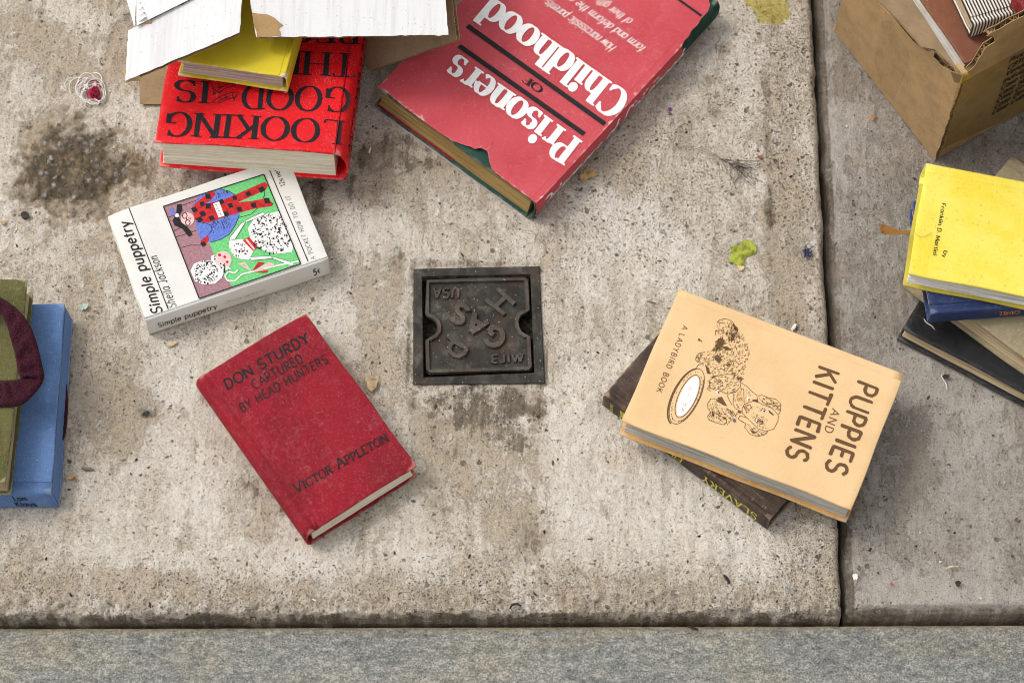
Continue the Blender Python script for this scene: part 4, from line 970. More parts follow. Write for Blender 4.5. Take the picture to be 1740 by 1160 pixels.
def ribbon(name, label, L_, R_, th=.0022, cat='strap', ridges=True):
    # two lists of (px, py, z) along the left and the right edge
    n = 40; V = []; F = []; m = 7
    def samp(P, t):
        x = t*(len(P)-1); i = min(int(x), len(P)-2); f = x - i
        pts = [P[max(0, i-1)], P[i], P[i+1], P[min(len(P)-1, i+2)]]
        pts = [at(*q) for q in pts]
        a, b, c, d = pts; return .5*((2*b) + (c - a)*f + (2*a - 5*b + 4*c - d)*f*f + (3*b - a - 3*c + d)*f**3)
    rows = [[samp(L_, i/n).lerp(samp(R_, i/n), j/(m-1)) for j in range(m)] for i in range(n+1)]
    top = []
    for i in range(n+1):
        for j in range(m):
            a = rows[min(n, i+1)][j] - rows[max(0, i-1)][j]; b = rows[i][min(m-1, j+1)] - rows[i][max(0, j-1)]; nn = a.cross(b).normalized()
            if nn.z < 0: nn = -nn
            p = rows[i][j] + nn*(.0007*math.sin(j*math.pi*1.0) + .0022*math.sin(i*1.7 + j*.5)*math.sin(j*math.pi/(m-1)) + (.0015 if j % 2 else -.0006)*ridges)
            V.append(p); top.append(nn)
    k_ = len(V); V += [p - q*th for p, q in zip(V, top)]
    for i in range(n):
        for j in range(m-1): a = i*m+j; F.append((a, a+1, a+m+1, a+m)); F.append((k_+a, k_+a+m, k_+a+m+1, k_+a+1))
        for j in (0, m-1): a = i*m+j; F.append((a, a+m, k_+a+m, k_+a))
    for i in (0, n):
        for j in range(m-1): a = i*m+j; F.append((a, a+1, k_+a+1, k_+a))
    o = obj(name, fix(mesh(name, V, F, True)), None, [MAROON]); return tag(o, label, cat)
ribbon('bag_strap', 'quilted maroon fabric strap looped over the olive and blue books', [(-60, 470, .075), (0, 507, .080), (30, 527, .079), (54, 561, .075), (70, 620, .066), (71, 648, .060), (38, 684, .0585), (0, 689, .058), (-60, 690, .058)],
       [(-60, 525, .070), (0, 534, .072), (16, 572, .070), (27, 612, .066), (31, 636, .060), (33, 643, .0575), (14, 645, .057), (0, 645, .057), (-60, 646, .057)])
ribbon('bag_strap', 'short end of maroon fabric on the pavement behind the blue book', [(100, 640, .010), (106, 640, .009), (112, 652, .007), (114, 690, .006), (110, 735, .006), (100, 755, .007)], [(80, 650, .004), (82, 655, .003), (84, 662, .003), (84, 700, .003), (82, 740, .003), (80, 750, .003)], ridges=False)

# right stack, bottom to top
BLK = cloth('black_cover', (.012, .012, .013), (.008, .008, .009), .38, .5, 1000, .25, .5, (.4, .38, .34), (.10, .09, .08), .5, .45, .1, .2)
bk = Book('hardcover_book', 'thin black hardcover at the bottom of the right hand stack', (1646, 367), (1534, 557), 'u', .0165, .0165, .0155, H=.27, end='v0', mats=mats(BLK, PG_TAN), board=.0024, round_=.003, seed=31, skew=(.005, -.001))
CAN = cloth('khaki_canvas', (.285, .235, .145), (.24, .195, .115), .9, .15, 1500, .75, .15, (.5, .45, .33), (.20, .155, .09), .8, .6, .25, .4)
bk = Book('hardcover_book', 'khaki canvas covered book between the black book and the navy book', (1722, 262), (1545, 466), 'u', .0375, .0375, .0205, Y=(1710, 655), zY=.0375, H=.168, end='v0', mats=mats(CAN, PG_TAN), board=.0026, round_=.004, seed=37, skew=(.004, 0))
NAV = cloth('navy_cloth', (.020, .036, .105), (.014, .026, .080), .5, .4, 1200, .3, .5, (.35, .38, .45), (.12, .15, .24), .7, .35, .2, .3)
bk = Book('hardcover_book', 'navy blue book with orange spine lettering, under the bright yellow book', (1582, 534), (1547.5, 340), 'u', .0575, .0575, .0185, H=.19, end='vH', mats=mats(NAV, PG_TAN), board=.0022, round_=.0022, seed=41, joint=.007)
bk.spine_text('CAHILL .', dict(SANS, thick=15), .60, .71, .72, .34, 'spine_lettering', INK_OR)
BYE = cloth('bright_yellow_cover', (.80, .67, .12), (.765, .60, .055), .7, .25, 900, .10, .10, (.45, .38, .12), (.62, .55, .16), .7, .25, .4, .6)
BYB = cloth('dirty_yellow_cover', (.52, .42, .055), None, .7, .2, 900, .2, .2, (.3, .25, .1), (.4, .33, .1), .5)
bk = Book('hardcover_book', 'bright yellow hardcover with a small handwritten black author line, on the right stack', (1574.5, 275), (1543.4, 464.5), 'u', .0785, .0785, .0205, Y=(1740, 304.5), zY=.0785, H=.19, end='v0',
          mats=mats(BYE, PG_WHITE, back=BYB), board=.0024, round_=.0025, seed=43, joint=.007, groove=.35, skew=(.0022, -.002))
MAN = dict(thick=15, thin=11, nib=20, cap='butt', track=11)
bk.text('Franklin D. Martini', MAN, FM(583, 470), FM(512, 864), FM(613, 476), 'author_name', INK, 1.5); bk.text('by', MAN, FM(597, 828), FM(586, 880), FM(627, 834), 'author_name', INK, 1.5)

# ---------------------------------------------------------------- cardboard
def kraft(name, c, speck=.5):
    n = NT(name, .85, .2)
    f = n.noise(60, 6, .65); fl_ = n.noise(1, 3, .6, v=n.map((900, 900, 140)))
    col = n.mix(n.step(f, .36, .7), c, tuple(x*.78 for x in c)); col = n.mix(n.math('MULTIPLY', n.step(fl_, .52, .68), .3), col, tuple(x*.6 for x in c))
    col = n.mix(n.math('MULTIPLY', n.step(n.noise(420, 3), .60, .72), speck), col, tuple(x*.45 for x in c))
    return n.done(col, n.math('ADD', f, fl_), .0006, .35)
def whiteboard_mat():
    n = NT('white_board', .7, .25)
    w1 = n.noise(1, 5, .65, v=n.map((190, 9, 20))); col = n.mix(n.step(w1, .45, .66), (.79, .78, .765), (.70, .685, .66))
    st_ = n.math('MULTIPLY', n.step(n.noise(55, 6, .7, v=n.map((1, .5, 1))), .62, .76), .35)
    col = n.mix(st_, col, (.50, .44, .35)); col = n.mix(n.math('MULTIPLY', n.step(n.noise(500, 2), .66, .72), .5), col, (.36, .30, .23))
    return n.done(col, w1, .0008, .3)
KR = kraft('kraft_board', (.215, .135, .062)); KR2 = kraft('dark_kraft_board', (.34, .235, .135)); KE = kraft('corrugated_edge', (.50, .34, .17), .2); WHB = whiteboard_mat()
TORN = kraft('torn_kraft_paper', (.46, .285, .135), .3)
def board(name, pts, mat, th=.005, parent=None, under=None, jag=0., core=None, up=None, sub=.004, dep=.012):
    """corrugated sheet from a 3-D outline: two liners with a zigzag core showing at the edges"""
    P = [Vector(p) for p in pts]; n = Vector((0, 0, 0))
    for i in range(len(P)):
        a, b = P[i], P[(i+1) % len(P)]; n += Vector(((a.y-b.y)*(a.z+b.z), (a.z-b.z)*(a.x+b.x), (a.x-b.x)*(a.y+b.y)))
    n.normalize()
    if (up and n.dot(up) < 0) or (not up and n.z < 0): P.reverse(); n = -n
    Q = []                                                  # denser, slightly ragged outline
    rr = random.Random(len(name) + len(P))
    for i in range(len(P)):
        a, b = P[i], P[(i+1) % len(P)]; l = (b-a).length; k = max(1, int(l/sub)) if jag else 1; d = (b-a).normalized(); s_ = d.cross(n)
        for q in range(k): Q.append(a.lerp(b, q/k) + (s_*rr.gauss(0, jag) if q else Vector((0, 0, 0))))
    ax = (Q[1]-Q[0]).normalized(); 
    if abs(ax.dot(n)) > .1: ax = (P[1]-P[0]).normalized()
    ay = n.cross(ax); flat_ = [Vector(((q-P[0]).dot(ax), (q-P[0]).dot(ay), 0)) for q in Q]
    tris = tessellate_polygon([flat_]); m = len(Q); V = []; F = []; MI = []
    lt = .0005
    for lo, hi, mi in ((-lt, 0, 0), (-th, -th+lt, 1)):
        b0 = len(V); V += [q + n*hi for q in Q] + [q + n*lo for q in Q]
        for t in tris:
            a_, b_, c_ = (flat_[i] for i in t)
            if (b_-a_).cross(c_-a_).z < 0: t = (t[0], t[2], t[1])
            F.append(tuple(b0+i for i in t)); MI.append(mi); F.append(tuple(b0+m+i for i in reversed(t))); MI.append(1 if mi == 0 else mi)
        for i in range(m): j = (i+1) % m; F.append((b0+i, b0+m+i, b0+m+j, b0+j)); MI.append(2)
    for i in range(len(P)):                                 # zigzag core along every edge
        a, b = P[i], P[(i+1) % len(P)]; d = b - a; l = d.length; d.normalize(); inn = n.cross(d); k = max(2, int(l/.0032)); b0 = len(V); dp = dep if l > .03 else min(dep, .003)
        if l < .008: continue
        for q in range(k+1):
            z = (-lt if q % 2 else -th+lt); p = a + d*(.002 + (l-.004)*q/k) + n*z
            V += [p + inn*.0006, p + inn*dp]
        for q in range(k): c = b0 + q*2; F.append((c, c+2, c+3, c+1)); MI.append(2)
    me = mesh(name, V, F, False, MI); return obj(name, me, parent, [mat, under or KR2, core or KE])
W3 = lambda x, y, z: at(x, y, z)
car = empty('cardboard_carton', Matrix.Translation(at(500, -150, 0)), 'white faced corrugated carton on its side with open flaps over the scarlet book', 'carton')
def cb(name, pts, mat, **k):
    P = [W3(*p) for p in pts]; a = np.array([tuple(p) for p in P]); c = a.mean(0); nn = Vector(np.linalg.svd(a - c)[2][2])
    P = [on_plane(p[:2], Vector(c), nn) for p in pts]
    return board(name, [car.matrix_world.inverted() @ p for p in P], mat, parent=car, **k)
lf = cb('flap', [(213, 138, .114), (330, 88, .1155), (407, 55.5, .117), (410, 10, .120), (409, -52, .124), (325, 0, .1225), (232, 45, .120), (217.5, 52.5, .1195)], WHB, jag=.00025); lf['label'] = 'white left flap with a creased lower edge'
rf = cb('flap', [(435.5, 63.5, .105), (600, 62, .106), (762, 59.5, .106), (757, 0, .116), (752, -60, .126), (418, -60, .128), (425, 0, .117)], WHB, jag=.00025); rf['label'] = 'white right flap with a torn brown corner'
tp = [(428.0, 21.5), (446, 24), (455, 25), (467, 31), (474, 38), (481, 43), (476, 46), (473, 49), (477, 56), (476.5, 61.5), (436.8, 63)]
tp = [W3(x, y, .105 + (63 - y)*.00019 + .0012) for x, y in tp]
b_ = board('torn_patch', [car.matrix_world.inverted() @ p for p in tp], TORN, th=.0009, parent=None, jag=.0004); b_.parent = rf
bf = cb('flap', [(775.8, 68, .086), (627, 121, .020), (585, 60, .020), (600, -60, .06), (764, -60, .110), (768, 0, .098)], KR2, under=KR2, jag=.0002); bf['label'] = 'brown inner flap leaning at the right'
cb('flap', [(771, 66, .080), (700, 88, .048), (700, -60, .075), (758, -60, .104), (763, 0, .092)], KR2, th=.0035)
ff = cb('flap', [(237.8, 177.2, .0045), (590, 170, .0045), (640, 60, .0045), (640, -60, .0045), (226, -60, .0045)], KR2, under=KR2, jag=.0002); ff['label'] = 'brown bottom flap flat on the pavement'
cb('panel', [(232, 44, .1212), (325, -2, .1232), (409, -54, .1255), (418, -62, .127), (752, -62, .130), (752, -420, .130), (228, -420, .130)], WHB)
cb('panel', [(228.5, 46, .118), (213.5, -6, .118), (213, -420, .118), (228, -420, .125), (231, 0, .124)], WHB, under=WHB, core=WHB)
cb('panel', [(226, -62, .0045), (640, -62, .0045), (640, -420, .0045), (226, -420, .0045)], KR2)
for e in (0, 1):
    x = (at(222, -70), at(770, -70))[e].x; y0, y1 = at(500, -66).y, at(500, -420).y
    board('panel', [car.matrix_world.inverted() @ Vector(q) for q in ((x, y0, .002), (x, y1, .002), (x, y1, .122), (x, y0, .122))], KR2, parent=car, up=Vector((1 - 2*e, 0, 0)))

# brown carton of books at the top right
base = [at(1588, 273, .0), at(1417.5, 53, .0)]
dL = (base[1] - base[0]); LW = dL.length; dL.normalize(); dF = Vector((-dL.y, dL.x, 0)); dF = dF if dF.x > 0 else -dF
fp = at(1740, 186.5, 0) - base[0]; fp.z = 0; dF = fp.normalized(); FW = .30
box = empty('cardboard_box', Matrix.Translation(base[0]), 'brown cardboard box of old books with a torn rim and black printing', 'box')
iv = box.matrix_world.inverted(); up_ = Vector((0, 0, 1)); c0 = base[0]
def wall(name, d, prof, mat, nrm, parent=box, **k):
    return board(name, [iv @ (c0 + d*s_ + up_*z) for s_, z in prof], mat, parent=parent, up=nrm, **k)
nL = Vector((dL.y, -dL.x, 0)); nL = nL if nL.x < 0 else -nL; nF = Vector((dF.y, -dF.x, 0)); nF = nF if nF.y < 0 else -nF
HT = .150
KRW = kraft('kraft_box_wall', (.42, .275, .135))
def rimp(pl, d, nrm): return [((on_plane(q, c0, nrm) - c0).dot(d), on_plane(q, c0, nrm).z) for q in pl]
rl = rimp([C3(520, -10), C3(600, 75), C3(700, 185), C3(790, 290), C3(850, 345), C3(890, 362), C3(945, 358), C3(935, 405), C3(980, 450), C3(1050, 495), C3(1110, 515)], dL, nL)
lw = wall('wall', dL, [(0, .0), (LW, 0), (LW, rl[0][1] + .004)] + rl + [(0, .1475)], KRW, nL, under=KR2, jag=.0004)
rf_ = rimp([BX(738, 145), BX(620, 200), BX(520, 262), BX(440, 298), BX(405, 325), BX(470, 330), BX(478, 375), BX(400, 425), BX(350, 505), BX(300, 590), BX(250, 640)], dF, nF)
fw = wall('wall', dF, [(0.004, .0), (FW, 0), (FW, rf_[0][1] + .002)] + rf_ + [(.004, .1475)], KRW, nF, under=KR2, jag=.0004)
_fp = [((515, -30), .1455), ((700, 150), .1455), ((860, 330), .1455), ((950, 350), .1455), ((1110, 490), .143), ((790, 0), .1405), ((715, -60), .1405)]
_a = np.array([tuple(at(*C3(*p), z)) for p, z in _fp]); _cc = _a.mean(0); _nn = Vector(np.linalg.svd(_a - _cc)[2][2])
fi = board('flap', [iv @ on_plane(C3(*p), Vector(_cc), _nn) for p, z in _fp], KR2, parent=box, under=KR2, th=.0022, dep=.0015)
o2 = c0 + dF*FW; o3 = c0 + dL*LW
board('wall', [iv @ (o2 + dL*s_ + up_*z) for s_, z in ((0.004, 0), (LW, 0), (LW, .18), (.004, .18))], KRW, parent=box, up=dF)
board('wall', [iv @ (o3 + dF*s_ + up_*z) for s_, z in ((0.004, 0), (FW - .004, 0), (FW - .004, .185), (.004, .185))], KRW, parent=box, up=dL)
board('bottom', [iv @ (c0 + dL*a + dF*b + up_*.0045) for a, b in ((.005, .005), (LW - .005, .005), (LW - .005, FW - .005), (.005, FW - .005))], KR2, parent=box)
def on_wall(p, d, nrm, off): q = on_plane(p, c0, nrm); return iv @ (q + nrm*off)
k = Ink(); PTX = dict(thick=20, thin=17, cap='butt', slant=.18, track=12)
wl = []
for i, (tx, a) in enumerate((('Product Code', (598, 562)), ('CBTEN 40', (583, 624)), ('Vendor No.', (566, 682)), ('Individual', (540, 748)), ('Case Qty', (524, 803)), ('Case Net', (504, 862)), ('Case Gross', (482, 916)), ('Case Dim', (463, 973)), ('Case Cube', (444, 1027)))):
    kk = Ink(); wd = kk.text(tx, PTX); pa = on_plane(BX(*a), c0, nF); ex = dF; h_ = .0075
    wl.append((kk, [iv @ (pa + ex*(x*.8*h_/100) + up_*(y*h_/100) + nF*(.0009 + la*.000012)) for x, y, la in kk.v]))
V = []; F = []
for kk, vv in wl: b0 = len(V); V += vv; F += [tuple(b0+i for i in f) for f in kk.f]
obj('printed_lettering', mesh('printed_lettering', V, F), fw, [ink('box_print', (.016, .015, .014), .25)])
def tape(name, pts, wallobj, nrm, c, alpha, rough, streak=0.):
    n = NT(name + '_film', rough, .4)
    s_ = n.noise(1, 3, .6, v=n.map((60, 60, 400), (0, .6, .5)))
    n.put(n.b.inputs['Alpha'], n.math('ADD', alpha, n.math('MULTIPLY', n.step(s_, .5, .7), streak)))
    m = n.done(n.mix(n.math('MULTIPLY', n.step(s_, .56, .68), 1.0 if streak else 0), c, (.50, .40, .27)), s_, .0006, .3)
    k = Ink(); k.poly([(p[0], p[1]) for p in pts]); P3 = [on_wall(p, None, nrm, .0004) for p in pts]
    obj(name, mesh(name, P3, k.f), wallobj, [m])
tape('tape', [C3(570, 150), C3(640, 140), C3(770, 370), C3(765, 470), C3(690, 630), C3(660, 715), C3(600, 640), C3(520, 440)], lw, nL, (.28, .18, .075), .10, .25, .14)  # shadow pattern on the left wall, painted as a faint darker film
tape('tape', [C3(1060, 505), C3(1140, 530), C3(1120, 585), C3(1085, 580)], lw, nL, (.12, .075, .02), .5, .35)
tape('tape', [C3(1145, 528), C3(1200, 500), C3(1185, 570), C3(1110, 600)], fw, nF, (.62, .42, .02), .55, .3)
tape('tape', [C3(1100, 600), C3(1320, 480), C3(1574, 340), C3(1574, 790), C3(1250, 930), C3(1010, 1040), C3(1050, 800)], fw, nF, (.30, .19, .03), .35, .35)
# the books inside
BRN = cloth('red_brown_cloth', (.205, .078, .042), (.165, .062, .034), .8, .2, 1300, .35, .75, (.42, .36, .33), (.30, .16, .10), .5, .3, .25, .3); DBR = cloth('dark_brown_cloth', (.045, .018, .012), None, .8, .2, 1300, .35, .4)
def strip_mat():
    n = NT('striped_cloth', .8, .2)
    t_ = n.t.nodes.new('ShaderNodeSeparateXYZ'); n.put(t_.inputs[0], n.P)
    s_ = n.math('SINE', n.math('ADD', n.math('MULTIPLY', t_.outputs[1], 2250.0), n.math('MULTIPLY', n.noise(60, 3), 1.2)))
    col = n.mix(n.step(s_, -.15, .25), (.68, .63, .55), (.045, .036, .030)); col = n.mix(n.math('MULTIPLY', n.step(n.noise(90, 5), .5, .7), .3), col, (.5, .43, .34))
    return n.done(col, n.noise(800, 2), .0004, .3)
STR = strip_mat()
gB = 'books in the brown cardboard box'
IB = dict(group=gB)
def inbox(name, label, a, b, W, H, z, T, m, rot, seed, **k):
    o = c0 + dL*a + dF*b; o.z = z
    class D(Book): pass
    B = D.__new__(D); u = Matrix.Rotation(rot, 3, 'Z') @ dF; u.normalize(); v = Vector((-u.y, u.x, 0))
    M = Matrix((u, v, up_)).transposed().to_4x4(); M.translation = o
    B.M, B.Mi, B.u, B.v, B.n, B.T, B.W, B.H = M, M.inverted(), u, v, up_, T, W, H
    B.warp = lambda u, v: 0.; B.b = .0024; B.round = k.get('round_', .003); B.h = B.round + .007; B.skew = k.get('skew', (0, 0)); B.groove = 1.0; B.flatj = False; B.rng = random.Random(seed); B.paperback = False
    B.root = empty(name, M, label, 'book', gB); B.mats = m; B.parts = {}
    B.parts['front_cover'] = B.board_('front_cover', B.h, W, T-B.b, T, m['cover']); B.parts['back_cover'] = B.board_('back_cover', B.h, W, 0, B.b, m.get('back', m['cover'])); B.parts['spine'] = B.spine_(m.get('spine', m['cover'])); B.block(m['pages'], .003)
    return B
_z = .1405; _c = at(*C3(1158, 472), _z); _v = (_c - at(*C3(832, 0), _z)).normalized(); _u = Vector((_v.y, -_v.x, 0))
_q = _c - _u*.19 - _v*.25 - c0
inbox('hardcover_book', 'dusty red brown book lying flat in the brown box, under the striped book', _q.dot(dL), _q.dot(dF), .19, .25, .1195, .020, mats(BRN, PG_WHITE, back=DBR), math.atan2(_u.y, _u.x) - math.atan2(dF.y, dF.x), 51, skew=(.005, 0))
_iv = [iv @ (c0 + dL*a + dF*b + up_*z) for z in (.0048, .1185) for a, b in ((.02, .035), (.24, .035), (.24, .20), (.02, .20))]
obj('inner_carton', fix(mesh('inner_carton', _iv, [(3, 2, 1, 0), (4, 5, 6, 7), (0, 1, 5, 4), (1, 2, 6, 5), (2, 3, 7, 6), (3, 0, 4, 7)])), box, [KR2])
Book('hardcover_book', 'black and white striped cloth book on top of the red brown book in the box', (1654.6, 43.5), (1634, 0), 'u', .1625, .1625, .0205, W=.19, H=.21, end='vH', group=gB, mats=mats(STR, PG_TAN), board=.0024, round_=.0025, seed=55, joint=.006)
DRD = cloth('dark_red_cloth', (.20, .018, .02), None, .6, .3, 1300, .2, .4, (.6, .5, .45), (.5, .4, .33), .8)
Book('hardcover_book', 'dark red book at the very corner of the photo, on the striped book', (1721, -6), (1790, 72), 'v', .181, .181, .0175, W=.11, H=.16, end='vH', group=gB, mats=mats(DRD, PG_TAN), board=.0024, round_=.004, seed=57)

# bookmark with a frayed end under the yellow cover
n = NT('brown_thread', .9, .1); TASM = n.done(n.mix(n.noise(1, 3, v=n.map((900, 900, 900))), (.34, .17, .045), (.17, .075, .02)))
def tube(pts, rad, sides=5):
    V = []; F = []; n = len(pts)
    for i, p in enumerate(pts):
        t = (pts[min(n-1, i+1)] - pts[max(0, i-1)]).normalized(); a = t.cross(Vector((0, 0, 1))); a = a.normalized() if a.length > 1e-5 else Vector((1, 0, 0)); b = t.cross(a)
        r = rad(i/(n-1)) if callable(rad) else rad
        for k in range(sides): q = 2*math.pi*k/sides; V.append(p + a*math.cos(q)*r + b*math.sin(q)*r)
    for i in range(n-1):
        for k in range(sides): k2 = (k+1) % sides; F.append((i*sides+k, i*sides+k2, (i+1)*sides+k2, (i+1)*sides+k))
    F.append(tuple(range(sides))); F.append(tuple((n-1)*sides + k for k in range(sides)))
    return V, F
def tubes(name, lines, rad, mat, parent=None, sides=5, base=None):
    V = []; F = []
    for ln in lines:
        v, f = tube(ln, rad, sides); b = len(V); V += v; F += [tuple(b+i for i in q) for q in f]
    if base: V = [p - base for p in V]
    o = obj(name, fix(mesh(name, V, F, True)), parent, [mat]); 
    if base and not parent: o.location = base
    return o
Ls = []
for i in range(46):
    e = rnd.gauss(0, 1); pts = [(1565, 395, .0570), (1551, 394 + rnd.gauss(0, .8), .0572), (1540, 394.5 + rnd.gauss(0, 1.3), .056), (1528, 395 + e*1.5, .052), (1514, 392.5 + e*2.3, .046), (1504, 389.5 + e*3.6, .040), (1496 + rnd.uniform(-3, 6), 386 + e*4.6 + rnd.gauss(0, 1), .036)]
    Ls.append([at(*p) for p in pts])
o = tubes('bookmark', Ls, .00032, TASM, base=at(1530, 394, .05)); tag(o, 'frayed brown bookmark cord poking out from under the bright yellow book', 'bookmark')

# ---------------------------------------------------------------- gas cover
def iron(nm='cast_iron', c1=(.026, .023, .019), c2=(.062, .055, .046)):
    n = NT(nm, .62, .4)
    n3 = n.noise(300, 5, .7); n1 = n.noise(38, 6, .7)
    col = n.mix(n.step(n1, .36, .66), c1, c2)
    col = n.mix(n.math('MULTIPLY', n.step(n.noise(30, 5, .6, v=n.map(loc=(2, 5, 0))), .5, .7), .5), col, (.098, .052, .034))
    col = n.mix(n.math('MULTIPLY', n.step(n.noise(44, 5, .6, v=n.map(loc=(8, 1, 0))), .56, .72), .55), col, (.085, .098, .075))
    d, c = n.vor(420, v=n.add(n.P, .002, n.noise(300, 2, col=True))); cs = n.sep(c)
    col = n.mix(n.math('MULTIPLY', n.step(d, .28, .12), n.math('GREATER_THAN', cs[0], .80)), col, n.mix(cs[1], (.20, .17, .125), (.44, .40, .33)))
    col = n.mix(n.math('MULTIPLY', n.step(n.noise(75, 7, .72, v=n.map(loc=(1, 2, 3))), .50, .70), .55), col, (.165, .148, .115))
    col = n.mix(n.math('MULTIPLY', n.step(n3, .52, .68), .55), col, (.024, .020, .016))
    n.b.inputs['Metallic'].default_value = .25
    return n.done(col, n3, .0010, .7, n.math('ADD', .42, n.math('MULTIPLY', n1, .35)))
IRON = iron(); IRONW = iron('rubbed_iron', (.058, .047, .037), (.115, .094, .075))
gc = sum(GC, Vector())/4; gas = empty('gas_cover', Matrix.Translation(gc), 'small square cast iron gas box cover with raised letters set into the slab', 'access cover')
lo = lambda p, z: at(p[0], p[1], z) - gc
C6 = crop(660, 420, 4.4625)
outer = [(702.6, 457), (916.6, 452.5), (926, 651.5), (701.9, 653.5)]; inner = [C6(256, 224), C6(1076, 208), C6(1106, 950), C6(268, 985)]
V = []; F = []
ring = lambda q, z, n=10: [lo(tuple(Vector(q[i]).lerp(Vector(q[(i+1) % 4]), j/n)), z) for i in range(4) for j in range(n)]
for q, z in ((outer, -.03), (outer, .0008), ([tuple(Vector(p).lerp(Vector((814, 553)), .012)) for p in outer], .0016), ([tuple(Vector(p).lerp(Vector((814, 553)), -.012)) for p in inner], .0016), (inner, .0008), (inner, -.03)): V += [p + Vector((0, 0, rnd.gauss(0, .00015))) for p in ring(q, z)]
for k in range(5):
    for i in range(40): j = (i+1) % 40; F.append((k*40+i, k*40+j, k*40+40+j, k*40+40+i))
obj('frame', fix(mesh('frame', V, F)), gas, [IRON])
lidp = [(26, 92), (300, 88), (700, 74), (1128, 66), (1152, 84), (1166, 440), (1120, 455), (1072, 482), (1042, 530), (1036, 570), (1046, 630), (1078, 685), (1130, 718), (1170, 728), (1184, 1070), (1170, 1100), (600, 1120), (60, 1138), (22, 1110), (12, 770), (60, 748), (110, 718), (142, 670), (148, 610), (130, 560), (90, 525), (40, 505), (14, 495)]
def prism(name, px, z0, z1, parent, mat, top=True):
    n = len(px); V = [lo(p, z1) for p in px] + [lo(p, z0) for p in px]
    t = tessellate_polygon([[Vector((p.x, p.y, 0)) for p in V[:n]]]); F = [tuple(i) for i in t] + [(i, (i+1) % n, n+(i+1) % n, n+i) for i in range(n)]
    return obj(name, fix(mesh(name, V, F)), parent, [mat])
lid = prism('lid', [GA(*p) for p in lidp], -.02, -.0042, gas, IRON)
DIRTM = plain('packed_dirt', (.050, .040, .028), .95, .5, 300, 1.0)
prism('dirt_floor', inner, -.028, -.0155, gas, DIRTM)
def relief(name, k, zb, h, parent, mat, bev=.0006):
    """flat strokes -> raised bars with sloping sides"""
    V = []; F = []
    cnt = {}
    for f in k.f:
        for i in range(len(f)): cnt[(f[i], f[(i+1) % len(f)])] = 1
    n = len(k.v); cen = {}
    adj = {}
    for (a, b) in cnt:
        if (b, a) not in cnt:
            A_, B_ = Vector(k.v[a][:2]), Vector(k.v[b][:2]); d = (B_-A_); nn = Vector((d.y, -d.x)); nn = nn.normalized() if nn.length else nn
            adj.setdefault(a, []).append(nn); adj.setdefault(b, []).append(nn)
    for (x, y, la) in k.v: V.append(Vector((x, y, zb + h + la*.00001)))
    for i, (x, y, la) in enumerate(k.v):
        o_ = sum(adj.get(i, []), Vector((0, 0))); o_ = o_.normalized()*bev if o_.length else o_
        V.append(Vector((x + o_.x, y + o_.y, zb)))
    F = list(k.f) + [(b, a, n+a, n+b) for (a, b) in cnt if (b, a) not in cnt]
    return obj(name, fix(mesh(name, V, F)), parent, [mat])
LZ = -.0042
rim = [(48, 128), (500, 112), (1100, 100), (1122, 118), (1138, 440), (1098, 458), (1046, 486), (1020, 535), (1016, 575), (1024, 630), (1058, 690), (1110, 724), (1146, 735), (1162, 1060), (1148, 1078), (600, 1094), (70, 1110), (46, 1088), (38, 775), (80, 752), (132, 722), (168, 675), (174, 610), (152, 555), (108, 518), (50, 495), (36, 480)]
P2 = lambda p, z=LZ: tuple(lo(GA(*p), z))[:2]
k = Ink(); k.stroke([P2(p) for p in rim] + [P2(rim[0])], .0030); relief('raised_rim', k, LZ, .0026, lid, IRONW)
k = Ink(); SW = .0036
for s_ in ([(678, 328), (885, 488)], [(805, 208), (992, 375)], [(785, 400), (900, 298)]): k.stroke([P2(p) for p in s_], SW)
k.stroke([P2(p) for p in ((268, 728), (350, 795), (475, 862))], SW); k.stroke([P2(p) for p in ((475, 862), (440, 918), (385, 950), (330, 938), (285, 895), (280, 845), (330, 775))], SW)
def gtext(k, txt, st, a, b, c):
    kk = Ink(); wd = kk.text(txt, st); a, b, c = (Vector(P2(p)) for p in (a, b, c)); ex = (b-a)/wd; ey = (c-a)/100; b0 = len(k.v)
    for x, y, l in kk.v: q = a + ex*x + ey*y; k.v.append((q.x, q.y, l + 3))
    k.f += [tuple(b0+i for i in f) for f in kk.f]
gtext(k, 'GAS', dict(thick=25, thin=24, cap='butt', track=22), (905, 700), (388, 362), (795, 866))
relief('raised_letters', k, LZ, .0028, lid, IRONW)
for tx, q in (('EJIW', ((744, 1014), (1086, 1000), (741, 930))), ('USA', ((390, 200), (108, 196), (386, 306)))):
    k = Ink(); gtext(k, tx, dict(thick=20, thin=18, cap='butt', track=22), *q); relief('small_letters', k, LZ, .0018, lid, IRONW)

